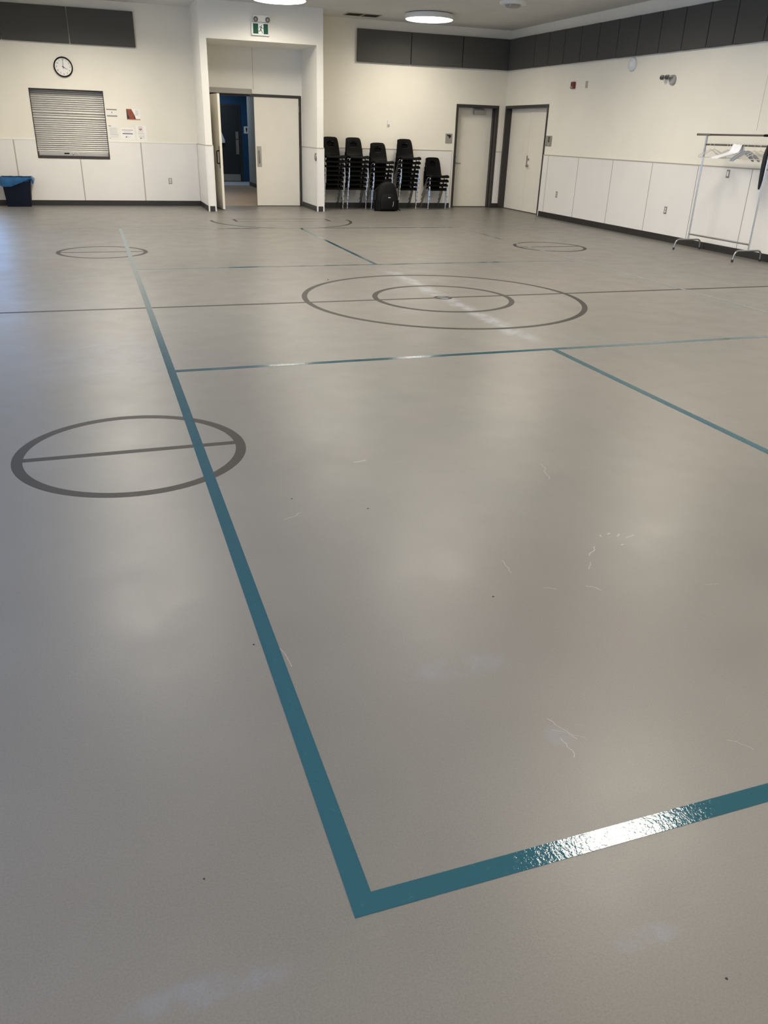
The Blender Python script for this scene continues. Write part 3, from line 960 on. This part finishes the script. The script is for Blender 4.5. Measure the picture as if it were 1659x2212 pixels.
# ------------------------------------------------------------------ double doors of the alcove
f = MB()
yf0, yf1 = YB - .012, YB + .11
f.box(DX0, DX0 + .05, yf0, yf1, 0, DZ).box(DX1 - .05, DX1, yf0, yf1, 0, DZ).box(DX0 + .05, DX1 - .05, yf0, yf1, DZ - .05, DZ)
d1 = struct(f, 'door_1', M_FRAME, 'dark frame holding the double doors in the alcove', 'door frame')
LX = 3.408
leaf = MB().box(LX, DX1 - .054, YB + .004, YB + .048, .012, DZ - .054)
d2 = struct(leaf, 'door_2', M_DOOR, 'closed right leaf of the alcove double doors, cream', 'door')
pl = MB().box(3.432, 3.530, YB + .001, YB + .004, .782, 1.185).build('push_plate', M_STEEL, d2)
MB().tube([(3.481, YB + .002, .868)] + arc((3.481, YB - .028, .888), (0, 0, -1), (0, -1, 0), .02, 0, 90, 4) + arc((3.481, YB - .028, 1.080), (0, -1, 0), (0, 0, 1), .02, 0, 90, 4) + [(3.481, YB + .002, 1.100)], .011, 12).build('pull_handle', M_CHROMED, pl, smooth=True)
for zz in (.18, 1.06, 1.86):
    MB().cyl((DX1 - .052, YB - .004, zz), (0, 0, 1), .009, .125, 12).build('hinge', M_STEEL, d2)
MB().box(LX + .002, DX1 - .056, YB + .010, YB + .044, .002, .012).build('door_sweep', M_RUBBER, d2)
# open leaf
ang = math.atan2(-.935, .085)
hx, hy = DX0 + .056, YB - .008
R_ = Matrix.Translation((hx, hy, 0)) @ Matrix.Rotation(ang, 4, 'Z')


def oleaf():
    b = MB()
    b.M = R_
    return b


lf = oleaf()
lf.box(0, .938, -.022, .022, .012, DZ - .054)
d3 = struct(lf, 'door_3', M_DOOR, 'open left leaf of the alcove double doors seen edge on', 'door')
oleaf().box(.938, .941, -.0225, .0225, .012, DZ - .054).build('lit_edge', M_DOOREDGE, d3)  # free edge coloured lighter to imitate light falling on it
oleaf().box(.83, .925, -.025, -.022, .782, 1.185).build('push_plate', M_STEEL, d3)
q = oleaf()
q.tube([(.88, -.023, .868)] + arc((.88, -.055, .888), (0, 0, -1), (0, -1, 0), .02, 0, 90, 4) + arc((.88, -.055, 1.080), (0, -1, 0), (0, 0, 1), .02, 0, 90, 4) + [(.88, -.023, 1.100)], .011, 12)
q.build('pull_handle', M_BLACKP, d3, smooth=True)
oleaf().box(.02, .92, -.018, .018, .002, .012).build('door_sweep', M_RUBBER, d3)
q = oleaf()
q.tube([(.80, -.024, .10), (.80, -.034, .08), (.80, -.034, .002)], .007, 8)
q.build('floor_stop', M_CHROME, d3, smooth=True)
# operator over the open leaf
t = thing('door_operator', (2.89, YB, 2.150), 'long grey metal door opener above the open door leaf', 'door opener')
MB().box(2.455, 3.335, YB - .15, YB - .013, 2.152, 2.248).build('housing', mat('satin_aluminium', (.27, .26, .24), .45, .5), t, bevel=.004)
MB().box(2.440, 2.456, YB - .148, YB - .013, 2.154, 2.246).build('end_cap', M_BLACKP, t)
MB().box(3.334, 3.340, YB - .148, YB - .013, 2.154, 2.246).build('end_cap', M_BLACKP, t)
MB().tube([(2.62, YB - .08, 2.153), (2.60, YB - .09, 2.128), (2.53, YB - .30, 2.124)], .012, 8).build('arm', M_BLACKP, t, smooth=True)
# push button on the inner face of the right pier
t = thing('door_push_button', (BIN1, 17.15, .96), 'round steel door push button on the alcove side', 'push button')
MB().lathe((BIN1 - .010, 17.15, 1.036), (-1, 0, 0), [(.078, 0), (.078, .010), (.066, .020), (.062, .020)], 32).build('back_ring', M_CHROMED, t, smooth=True)
MB().lathe((BIN1 - .010, 17.15, 1.036), (-1, 0, 0), [(.062, .012), (.060, .024), (.01, .027)], 32).build('button', M_STEEL, t, smooth=True)

# ------------------------------------------------------------------ single door, right back wall
f = MB()
y0, y1 = YR - .014, YR + .28
f.box(D3X0, D3X0 + .05, y0, y1, 0, D3Z).box(D3X1 - .05, D3X1, y0, y1, 0, D3Z).box(D3X0 + .05, D3X1 - .05, y0, y1, D3Z - .055, D3Z)
f.box(D3X1 - .066, D3X1 - .05, YR + .10, YR + .19, 0, D3Z - .055)
d4 = struct(f, 'door_4', M_FRAME, 'dark deep framed single door between the chairs and the corner', 'door')
yl = YR + .195
lf = MB().box(D3X0 + .053, D3X1 - .053, yl, yl + .045, .016, D3Z - .058).build('door_leaf', M_DOOR, d4)
MB().box(D3X0 + .053, D3X1 - .053, yl + .01, yl + .04, .002, .016).build('door_sweep', M_RUBBER, lf)
MB().box(8.37, 8.67, yl - .062, yl, 1.958, 2.045).build('closer_body', M_STEEL, lf, bevel=.004)
MB().tube([(8.62, yl - .03, 2.046), (8.62, yl - .03, 2.066), (8.40, yl - .12, 2.070), (8.36, yl - .02, 2.078)], .010, 8).build('closer_arm', M_STEEL, lf, smooth=True)
lv = MB()
lv.lathe((8.00, yl, .945), (0, -1, 0), [(.026, 0), (.026, .010), (.010, .012), (.010, .05)], 20)
lv.tube([(8.00, yl - .05, .945), (8.02, yl - .056, .945), (8.115, yl - .056, .943)], .010, 10)
lv.build('lever_handle', M_CHROMED, lf, smooth=True)
MB().lathe((8.00, yl, 1.07), (0, -1, 0), [(.020, 0), (.020, .012), (.005, .014)], 20).build('key_cylinder', M_STEEL, lf, smooth=True)
struct(MB().box(D3X0, D3X1, YR, YR + .30, -.02, .0015), 'floor_threshold', M_SEAM, 'floor strip under the single door', 'threshold')

# ------------------------------------------------------------------ double door, right wall
f = MB()
x0, x1 = XR - .014, XR + .28
f.box(x0, x1, D4Y0, D4Y0 + .05, 0, D4Z).box(x0, x1, D4Y1 - .05, D4Y1, 0, D4Z).box(x0, x1, D4Y0 + .05, D4Y1 - .05, D4Z - .055, D4Z)
d5 = struct(f, 'door_6', M_FRAME, 'dark framed double door on the right wall by the corner', 'door')
xl = XR + .13
ym = (D4Y0 + D4Y1) / 2
for a, b_ in ((D4Y0 + .053, ym - .0025), (ym + .0025, D4Y1 - .053)):
    lf = MB().box(xl, xl + .045, a, b_, .016, D4Z - .058).build('door_leaf', M_DOOR, d5)
    MB().box(xl + .01, xl + .04, a, b_, .002, .016).build('door_sweep', M_RUBBER, lf)
    if a < ym - .5:
        lv = MB()
        lv.lathe((xl, ym - .065, .955), (-1, 0, 0), [(.030, 0), (.030, .012), (.011, .014), (.011, .05)], 20)
        lv.tube([(xl - .05, ym - .065, .955), (xl - .056, ym - .085, .955), (xl - .056, ym - .175, .952)], .011, 10)
        lv.build('lever_handle', M_CHROMED, lf, smooth=True)
        MB().lathe((xl, ym - .08, 1.085), (-1, 0, 0), [(.024, 0), (.024, .014), (.006, .016)], 20).build('key_cylinder', M_STEEL, lf, smooth=True)
        MB().box(xl - .012, xl, ym - .030, ym + .012, .93, 1.16).build('latch_guard', M_STEEL, lf, bevel=.002)
struct(MB().box(XR, XR + .30, D4Y0, D4Y1, -.02, .0015), 'floor_threshold', M_SEAM, 'floor strip under the right wall double door', 'threshold')

# ------------------------------------------------------------------ corridor beyond the open leaf
CYE = 27.2
struct(MB().box(1.0, 7.0, 18.42, 25.37, -.12, -.001), 'floor_corridor', M_TAN, 'tan corridor floor seen through the open leaf', 'floor')
struct(MB().box(1.0, 7.0, 25.37, CYE + .2, -.12, -.001), 'floor_corridor_end', M_LIGHTF, 'pale floor strip at the far end of the corridor', 'floor')
struct(MB().box(4.50, 4.65, YB + T, 25.37, 0, 2.75), 'wall_corridor_right', M_GREYW, 'grey right wall of the corridor', 'wall')
struct(MB().box(4.487, 4.50, YB + T, 25.37, 0, .10), 'baseboard_corridor', M_BASE, 'dark baseboard of the corridor wall', 'baseboard')
struct(MB().box(1.0, 1.15, YB + .3, CYE, 0, 2.75), 'wall_corridor_left', M_GREYW, 'grey left wall of the corridor', 'wall')
struct(MB().box(6.85, 7.0, 25.37, CYE, 0, 2.75).box(4.65, 7.0, 25.30, 25.37, 0, 2.75), 'wall_corridor_side', M_GREYW, 'grey wall closing the corridor side passage', 'wall')
struct(MB().box(1.0, 7.0, CYE, CYE + .15, 0, 2.75), 'wall_corridor_end', M_BLUEW, 'deep blue wall at the end of the corridor', 'wall')
struct(MB().box(1.0, 7.0, YB + T, CYE + .2, 2.75, 2.85), 'ceiling_corridor', M_CEIL, 'corridor ceiling', 'ceiling')
f = MB().box(4.555, 4.615, CYE - .02, CYE, 0, 2.17).box(3.50, 3.56, CYE - .02, CYE, 0, 2.17).box(3.56, 4.555, CYE - .02, CYE, 2.11, 2.17)
cd = struct(f, 'door_7', M_FRAME, 'dark door in the blue wall at the end of the corridor', 'door')
lf = MB().box(3.563, 4.552, CYE - .012, CYE - .001, .015, 2.107).build('door_leaf', M_CDOOR, cd)
MB().box(3.58, 4.54, CYE - .015, CYE - .012, .02, .215).build('kick_plate', M_STEEL, lf)
MB().box(4.437, 4.527, CYE - .016, CYE - .012, 1.225, 1.43).build('push_plate', M_STEEL, lf)
MB().box(4.437, 4.527, CYE - .016, CYE - .012, .79, 1.205).build('push_plate', M_STEEL, lf)
t = thing('restroom_sign', (4.785, CYE, 1.385), 'small white sign with a dark figure on the blue corridor wall', 'sign')
MB().box(4.705, 4.865, CYE - .008, CYE, 1.385, 1.584).build('plaque', M_WHITEP, t)
b = MB()
b.prism([(4.785, 1.56), (4.812, 1.52), (4.805, 1.46), (4.790, 1.41), (4.780, 1.41), (4.765, 1.46), (4.758, 1.52)], lambda u, v, h: (u, CYE - h, v), .008, .010)
b.build('figure', M_BLACK, t)
rings = []
for z, xa, xb, th in ((1.56, 3.885, 3.93, .01), (1.45, 3.87, 3.985, .02), (1.32, 3.86, 4.035, .03), (1.20, 3.86, 4.085, .035), (1.13, 3.87, 4.100, .03), (1.105, 3.89, 4.085, .02)):
    n = 16
    rings.append([((xa + xb) / 2 + (xb - xa) / 2 * math.cos(2 * PI * k / n), CYE - .075 + th * math.sin(2 * PI * k / n) + .006 * math.sin(6 * PI * k / n), z) for k in range(n)])
tag(MB().loft(rings).build('hanging_cloth', mat('cloth_bluish', (.62, .68, .76), .8), smooth=True), 'white cloth hanging on the dark corridor door, beside the open leaf', 'cloth')
MB().cyl((3.908, CYE - .012, 1.56), (0, -1, 0), .008, .075, 8).build('hook', M_STEEL, lf)
al = bpy.data.lights.new('corridor_fill', 'AREA')  # unseen fill light added to brighten the corridor
al.shape = 'DISK'
al.size = .6
al.energy = 22
al.color = (1, .88, .74)
ao = bpy.data.objects.new('corridor_fill', al)
COL.objects.link(ao)
ao.location = (2.9, 20.6, 2.70)
al = bpy.data.lights.new('corridor_end_fill', 'AREA')  # cool fill, added out of view to brighten the blue end wall
al.shape = 'DISK'
al.size = .6
al.energy = 14
al.color = (.75, .88, 1)
ao = bpy.data.objects.new('corridor_end_fill', al)
COL.objects.link(ao)
ao.location = (3.6, 26.0, 2.70)


# ------------------------------------------------------------------ stacking chairs
def interp(tab, v):
    for i in range(len(tab) - 1):
        if v <= tab[i + 1][0]:
            a, b = tab[i], tab[i + 1]
            q = (v - a[0]) / (b[0] - a[0])
            q2 = q * q * (3 - 2 * q) if len(a) == 2 else q
            return [p + (r - p) * (q if len(a) > 2 else q2) for p, r in zip(a[1:], b[1:])]
    return list(tab[-1][1:])


def catmull(pts, n):
    out = []
    P_ = [pts[0]] + list(pts) + [pts[-1]]
    for i in range(1, len(P_) - 2):
        p0, p1, p2, p3 = P_[i - 1:i + 3]
        for k in range(n):
            q = k / n
            out.append(tuple(.5 * (2 * b + (c - a) * q + (2 * a - 5 * b + 4 * c - d) * q * q + (3 * b - a - 3 * c + d) * q ** 3) for a, b, c, d in zip(p0, p1, p2, p3)))
    out.append(tuple(pts[-1]))
    return out


def make_chair():
    t = thing('stacking_chair', (0, 0, 0), '', 'chair')
    # profile: (y, z, half width)
    prof = catmull([(-.228, .394, .222), (-.218, .430, .226), (-.17, .440, .226), (-.05, .428, .215), (.08, .420, .200), (.150, .440, .194), (.185, .500, .192),
                    (.208, .570, .188), (.230, .650, .180), (.250, .735, .168), (.262, .775, .160), (.268, .792, .140), (.270, .796, .105)], 3)
    N = 16
    vs, fs = [], []
    for i, (y, z, w_) in enumerate(prof):
        # tangent for flange direction
        a, b = prof[max(0, i - 1)], prof[min(len(prof) - 1, i + 1)]
        ty, tz = b[0] - a[0], b[1] - a[1]
        L = math.hypot(ty, tz)
        ny, nz = -tz / L, ty / L                     # normal towards the sitter
        for j in range(N + 1):
            u = -1 + 2 * j / N
            top = min(1, max(0, (z - .70) / .08))
            cup = .022 * abs(u) ** 2.2 * (1 - .8 * top)
            edge = -.020 * max(0, (abs(u) - .86) / .14) ** 2
            vs.append((w_ * u, y + ny * (cup + edge), z + nz * (cup + edge) - .006 * top * u * u))
    hole = []
    for i in range(len(prof) - 1):
        zc = (prof[i][1] + prof[i + 1][1]) / 2
        for j in range(N):
            if .615 < zc < .708 and prof[i][0] > .18 and 5 <= j <= 10:
                continue
            n = N + 1
            fs.append((i * n + j, i * n + j + 1, (i + 1) * n + j + 1, (i + 1) * n + j))
    m = MB()
    m.add(vs, fs)
    s = m.build('seat_shell', M_BLACKP, t, smooth=True)
    so = s.modifiers.new('solid', 'SOLIDIFY')
    so.thickness = .007
    so.offset = -1
    # front and rear leg hoops
    x = .203
    r = .0105
    for nm, yt, zt, yb in (('front_leg', -.165, .405, -.190), ('rear_leg', -.02, .395, .262)):
        for sgn in (-1, 1):
            b = MB()
            top = V((sgn * .165, yt, zt))
            b.tube([(0, yt, zt), top] + [V((sgn * (.165 + .038 * math.sin(a)), yt + (yb - yt) * .09 * (1 - math.cos(a)), zt - .038 * (1 - math.cos(a)))) for a in (PI / 8, PI / 4, 3 * PI / 8, PI / 2)] + [(sgn * (x + .007), yb, .012)], r, 10)
            lg = b.build(nm, M_CHROME, t, smooth=True)
            MB().lathe((sgn * (x + .007), yb, 0), (0, 0, 1), [(.011, 0), (.0135, .004), (.0135, .022), (.011, .026)], 12).build('foot_cap', M_CHROMED if nm == 'front_leg' else M_RUBBER, lg, smooth=True)
    for sgn in (-1, 1):
        MB().tube([(sgn * .12, -.165, .402), (sgn * .12, -.02, .396), (sgn * .12, .06, .405)], .009, 8).build('seat_bracket', M_CHROMED, t, smooth=True)
    return t


chair0 = make_chair()
STACKS = [(4.916, 17.80, 8, 'leftmost stack, half hidden by the alcove corner'), (5.428, 17.79, 8, 'second stack from the alcove'), (5.975, 17.76, 7, 'stack behind the black backpack'),
          (6.60, 17.80, 8, 'tall stack right of the backpack'), (7.298, 17.76, 4, 'short stack beside the single door')]
ORD = ['topmost', 'second from top', 'third from top', 'fourth from top', 'fifth from top', 'sixth from top', 'seventh from top', 'bottom']
first = True
for x, y, n, nm in STACKS:
    for k in range(n):
        o_ = 'bottom' if k == 0 else ORD[n - 1 - k]
        label = 'black plastic chair, %s of the %s' % (o_, nm)
        rz = random.uniform(-.012, .012)
        loc = (x + random.uniform(-.004, .004), y - .0215 * k, 0.0885 * k)
        if first:
            chair0.location = loc
            chair0['label'] = label
            chair0['group'] = 'stacked black plastic chairs'
            first = False
        else:
            dup(chair0, loc, label, rz, 'stacked black plastic chairs')

# ------------------------------------------------------------------ backpack
bx, by = 5.995, 17.26
t = thing('backpack', (bx, by, 0), 'black backpack standing on the floor before the middle chair stack', 'backpack')


def sup(cx, cy, z, a, b, n=28, e=.75, jit=0):
    out = []
    for k in range(n):
        q = 2 * PI * k / n
        c, s = math.cos(q), math.sin(q)
        j = 1 + jit * math.sin(5 * q + z * 30)
        out.append((cx + a * j * math.copysign(abs(c) ** e, c), cy + b * j * math.copysign(abs(s) ** e, s), z))
    return out


MB().loft([sup(bx, by, z, a, b, jit=.02) for z, a, b in ((0, .235, .11), (.02, .252, .135), (.12, .252, .14), (.28, .243, .135), (.40, .222, .12), (.48, .190, .105), (.54, .145, .08), (.575, .09, .055), (.59, .03, .02))]).build('main_bag', M_BACKP, t, smooth=True)
fp = MB().loft([sup(bx, by - .12, z, a, b, jit=.03) for z, a, b in ((.03, .17, .03), (.05, .185, .055), (.16, .19, .065), (.27, .175, .055), (.33, .13, .035), (.345, .05, .01))]).build('front_pocket', M_BACKP, t, smooth=True)
MB().box(bx - .022, bx + .026, by - .193, by - .184, .272, .288).build('label_patch', mat('patch_white', (.60, .62, .64), .6), fp)
MB().tube([(bx + .10, by - .172, .20), (bx + .10, by - .185, .15), (bx + .085, by - .18, .10)], .006, 6).build('zip_pull', M_GREYP, fp, smooth=True)
MB().tube([(bx - .04, by + .03, .575)] + arc((bx, by + .03, .585), (-1, 0, 0), (0, 0, 1), .04, 0, 180, 8) + [(bx + .04, by + .03, .575)], .009, 8).build('top_handle', M_BACKP, t, smooth=True)
for sg in (-1, 1):
    MB().tube([(bx + sg * .13, by + .10, .50), (bx + sg * .24, by + .10, .38), (bx + sg * .265, by + .06, .20), (bx + sg * .275, by - .02, .04), (bx + sg * (.30 if sg > 0 else .285), by - .08, .010)], [.018, .022, .018, .010, .008], 8).build('shoulder_strap', M_BACKP, t, smooth=True)
    MB().loft([sup(bx + sg * .235, by - .02, z, .028, .08) for z in (.02, .05, .18, .22)]).build('side_pocket', M_BACKP, t, smooth=True)

# ------------------------------------------------------------------ waste bin and its liner
bn = MB()
cx, cyb = -1.357, 18.165


def rect(xa, xb, ya, yb, z, r=.025, n=4):
    out = []
    for (qx, qy, a0) in ((xb - r, yb - r, 0), (xa + r, yb - r, 90), (xa + r, ya + r, 180), (xb - r, ya + r, 270)):
        for k in range(n + 1):
            a = math.radians(a0 + 90 * k / n)
            out.append((qx + r * math.cos(a), qy + r * math.sin(a), z))
    return out


t = thing('waste_bin', (cx, cyb, 0), 'dark navy rectangular waste bin against the left back wall', 'bin')
MB().loft([rect(-1.572, -1.145, 18.02, 18.31, 0), rect(-1.618, -1.085, 17.985, 18.325, .53), rect(-1.604, -1.099, 17.999, 18.311, .53), rect(-1.560, -1.157, 18.034, 18.296, .03)], caps=True).build('body', M_BIN, t, smooth=True)
MB().loft([rect(-1.621, -1.082, 17.982, 18.328, .512), rect(-1.626, -1.077, 17.977, 18.333, .518), rect(-1.626, -1.077, 17.977, 18.333, .530), rect(-1.612, -1.091, 17.99, 18.320, .534)], caps=False).build('rim', M_BIN, t, smooth=True)
lines_ = []
base = rect(-1.634, -1.069, 17.969, 18.338, 0, .03, 5)
rj = random.Random(5)
NB = []
for k in range(len(base)):
    p, q = V(base[k]), V(base[(k + 1) % len(base)])
    m = max(1, int((q - p).length / .035))
    NB += [p + (q - p) * i / m for i in range(m)]
cen = V((cx, cyb, 0))
rings = [[], [], [], [], []]
for p in NB:
    d = (p - cen).normalized()
    front = p.y < cyb - .10
    u = (p.x + 1.63) / .55
    drop = .06
    if front:
        drop = .165 - .14 * min(1, max(0, (u - .30) / .62)) ** 1.1
    if u > .97:
        drop = .11 - .05 * (p.y - 17.97) / .3
    if u < .04:
        drop = .15
    j = rj.uniform(-.006, .006)
    bul = .014 + (.030 if u > .95 else 0) + rj.uniform(0, .006)
    rings[0].append(cen + (p - cen) * .86 + V((0, 0, .42 + j)))
    rings[1].append(cen + (p - cen) * .955 + V((0, 0, .528)))
    rings[2].append(p + d * .002 + V((0, 0, .541 + j * .6)))
    rings[3].append(p + d * bul + V((0, 0, .53 - drop * .5)))
    rings[4].append(p + d * bul * .7 + V((0, 0, .53 - drop + j)))
lin = MB().loft(rings, caps=False).build('bin_liner', M_LINER, smooth=True)
tag(lin, 'bright blue plastic bag folded over the rim of the bin', 'bin bag')

# ------------------------------------------------------------------ clothes rack
RX, RY0, RY1 = 8.765, 9.46, 10.775
t = thing('clothes_rack', (RX, (RY0 + RY1) / 2, 0), 'chrome clothes rack standing along the right wall', 'clothes rack')
for yy in (RY1, RY0):
    b = MB()
    b.tube([(RX - .245, yy, .01)] + [V((RX - .235 + .03 * 0, yy, .07))] + arc((RX - .165, yy, .085), (-1, 0, 0), (0, 0, 1), .065, 0, 90, 6) + arc((RX + .175, yy, .085), (0, 0, 1), (1, 0, 0), .065, 0, 90, 6) + [(RX + .242, yy, .06), (RX + .245, yy, .01)], .0125, 12)
    ft = b.build('foot', M_CHROMED, t, smooth=True)
    for sx in (-1, 1):
        MB().lathe((RX + sx * .245, yy, 0), (0, 0, 1), [(.012, 0), (.016, .004), (.016, .03), (.013, .034)], 14).build('rubber_cap', M_RUBBER, ft, smooth=True)
    p = MB().tube([(RX, yy, .15), (RX, yy, 1.33)], .0125, 14).build('post', M_CHROME, t, smooth=True)
    MB().tube([(RX, yy, 1.33), (RX, yy, 1.628)], .0145, 14).build('post_sleeve', M_CHROMED, p, smooth=True)
MB().tube([(RX, RY0, .232), (RX, RY1, .232)], .0125, 12).build('lower_bar', M_CHROMED, t, smooth=True)
MB().tube([(RX, RY0, 1.500), (RX, RY1, 1.500)], .0125, 12).build('hanging_rail', mat('dark_chrome', (.16, .15, .14), .3, .8), t, smooth=True)
tb = MB().tube([(RX, RY0 - .15, 1.632), (RX, RY1 + .05, 1.632)], .0125, 12).build('top_bar', mat('dark_chrome_bar', (.14, .13, .12), .3, .8), t, smooth=True)
for a, b_ in ((RY1 - .07, RY1 + .21), (RY0 - .21, RY0 + .16)):
    MB().tube([(RX, a, 1.632), (RX, b_, 1.632)], .0158, 12).build('sleeve', M_BLACKP if b_ < 10 else M_CHROMED, tb, smooth=True)
    MB().tube([(RX, b_ if a > 10 else a, 1.632), (RX, (b_ + .012) if a > 10 else a - .012, 1.632)], .0165, 12).build('end_cap', M_RUBBER, tb)


# hangers
def hanger_mesh(wide):
    t = thing('clothes_hanger', (0, 0, 0), '', 'hanger', 'hangers on the rack rail')
    b = MB()
    b.tube([V((.017, 0, -.012))] + arc((0, 0, 0), (1, 0, 0), (0, 0, 1), .0165, 0, 195, 10) + [V((-.008, 0, -.035)), V((0, 0, -.06))], .0028, 8)
    b.build('hook', M_WHITEP, t, smooth=True)
    b = MB()
    if wide:
        prof = catmull([(-.215, -.172), (-.12, -.115), (0, -.062), (.12, -.115), (.215, -.172)], 5)
        b.loft([[(x, -.012, z), (x, .012, z), (x + 0, .016, z - .034), (x, -.016, z - .034)] for x, z in prof])
        b.build('shoulder', M_PADG, t, smooth=True)
    else:
        pts = [V((0, 0, -.060)), V((-.06, 0, -.082)), V((-.20, 0, -.148))] + arc((-.20, 0, -.158), (-.5, 0, .87), (-.87, 0, -.5), .012, 0, 150, 6) + [V((-.19, 0, -.170)), V((.19, 0, -.170))] + arc((.20, 0, -.158), (.3, 0, -.95), (.95, 0, .3), .012, 0, 120, 6) + [V((.20, 0, -.148)), V((.06, 0, -.082)), V((0, 0, -.060))]
        b.tube(pts, .0045, 8)
        b.build('shoulder', M_TRANSP, t, smooth=True)
        b = MB()
        for sg in (-1, 1):
            b.tube([(sg * .105, 0, -.104), (sg * .112, 0, -.125), (sg * .100, 0, -.132)], .003, 6)
        b.build('notch_hook', M_WHITEP, t, smooth=True)
    return t


h0, h1 = hanger_mesh(False), hanger_mesh(True)
HG = [(10.655, 0, .10, 'thin clear hanger on the rack, nearest the left post'), (10.565, 0, -.12, 'thin clear hanger, second from the left post of the rack'), (10.285, 0, .15, 'thin clear hanger left of the white cloth on the rack'),
      (10.225, 0, -.05, 'thin clear hanger touching the white cloth from the left'), (9.955, 1, .08, 'broad grey hanger just right of the white cloth'), (9.875, 1, -.10, 'broad grey hanger, second to the right of the white cloth'),
      (9.745, 0, .12, 'thin clear hanger right of the grey hangers'), (9.625, 0, -.15, 'thin clear hanger near the black item and right post')]
used = set()
for yy, wd, rz, l in HG:
    src = h1 if wd else h0
    loc = (RX, yy, 1.500 + .0005)
    if wd not in used:
        used.add(wd)
        src.location = loc
        src.rotation_euler = (0, 0, rz)
        src['label'] = l
    else:
        dup(src, loc, l, rz, 'hangers on the rack rail')
# white cloth folded over the rail
path = catmull([(RX + .045, 1.42), (RX + .018, 1.500), (RX, 1.5175), (RX - .022, 1.500), (RX - .035, 1.455), (RX - .06, 1.415), (RX - .15, 1.385), (RX - .25, 1.360), (RX - .34, 1.333)], 4)
ra, rb = [], []
cl = MB()
n = len(path)
grid = []
for i, (x, z) in enumerate(path):
    q = i / (n - 1)
    row = []
    for j in range(9):
        v = j / 8
        yy = 10.185 - v * .205 * (1 - .5 * max(0, q - .6)) + .06 * max(0, q - .5)
        row.append((x + .006 * math.sin(v * 9 + q * 5), yy, z - .010 * math.sin(v * PI) * q + .004 * math.sin(v * 13)))
    grid.append(row)
cl.loft(grid, caps=False, closed=False)
o = cl.build('white_cloth', M_CLOTH, smooth=True)
s = o.modifiers.new('solid', 'SOLIDIFY')
s.thickness = .004
tag(o, 'white cloth folded over the middle of the rack rail', 'cloth')
# narrow black item by the right post
rings = []
for z, a, b_ in ((1.495, .010, .012), (1.455, .020, .022), (1.40, .028, .030), (1.28, .030, .034), (1.12, .024, .028), (1.00, .016, .018), (.957, .010, .012)):
    rings.append([(RX - .01 + a * (1 + .15 * math.sin(5 * q)) * math.cos(q), 9.505 + b_ * (1 + .15 * math.sin(5 * q)) * math.sin(q), z) for q in [2 * PI * k / 20 for k in range(20)]])
t = thing('hanging_garment', (RX, 9.505, .957), 'narrow black item hanging beside the right post of the rack', 'garment')
MB().loft(rings).build('body', M_BLACK, t, smooth=True)
MB().tube([(RX + .016, 9.505, 1.49)] + arc((RX, 9.505, 1.500), (1, 0, 0), (0, 0, 1), .0165, 0, 190, 8) + [V((RX - .012, 9.505, 1.485))], .003, 8).build('hook', M_BLACKP, t, smooth=True)

# ------------------------------------------------------------------ daylight outside, portals, camera, view
W = bpy.data.worlds.new('daylight')
SC.world = W
W.use_nodes = True
bg = W.node_tree.nodes['Background']
bg.inputs[0].default_value = (.30, .52, 1, 1)
bg.inputs[1].default_value = 5.0


def portal(loc, rot, sx, sy):
    l = bpy.data.lights.new('window_portal', 'AREA')
    l.shape = 'RECTANGLE'
    l.size, l.size_y = sx, sy
    l.cycles.is_portal = True
    o = bpy.data.objects.new('window_portal', l)
    COL.objects.link(o)
    o.location, o.rotation_euler = loc, rot


for a, b_ in WINS:
    portal((XL - .16, (a + b_) / 2, (WZ0 + WZ1) / 2), (0, -PI / 2, 0), WZ1 - WZ0, b_ - a)
portal(((GX0 + GX1) / 2, YB + .22, (GZ0 + GZ1) / 2), (-PI / 2, 0, 0), GX1 - GX0, GZ1 - GZ0)

cam = bpy.data.cameras.new('camera')
co = bpy.data.objects.new('camera', cam)
COL.objects.link(co)
r_, u_, f_ = axes()
mw = Matrix((r_, u_, -f_)).transposed().to_4x4()
mw.translation = (0, 0, 1.5)
co.matrix_world = mw
cam.sensor_fit = 'HORIZONTAL'
cam.sensor_width = 36
cam.lens = CAM['f'] / 1659 * 36
cam.clip_start = .05
cam.clip_end = 200
SC.camera = co
SC.view_settings.view_transform = 'Standard'
SC.view_settings.look = 'None'
SC.view_settings.gamma = 1
SC.view_settings.use_curve_mapping = False
SC.view_settings.exposure = .5
SC.cycles.use_denoising = True
SC.cycles.max_bounces = 10
SC.cycles.diffuse_bounces = 6
SC.cycles.sample_clamp_indirect = 8
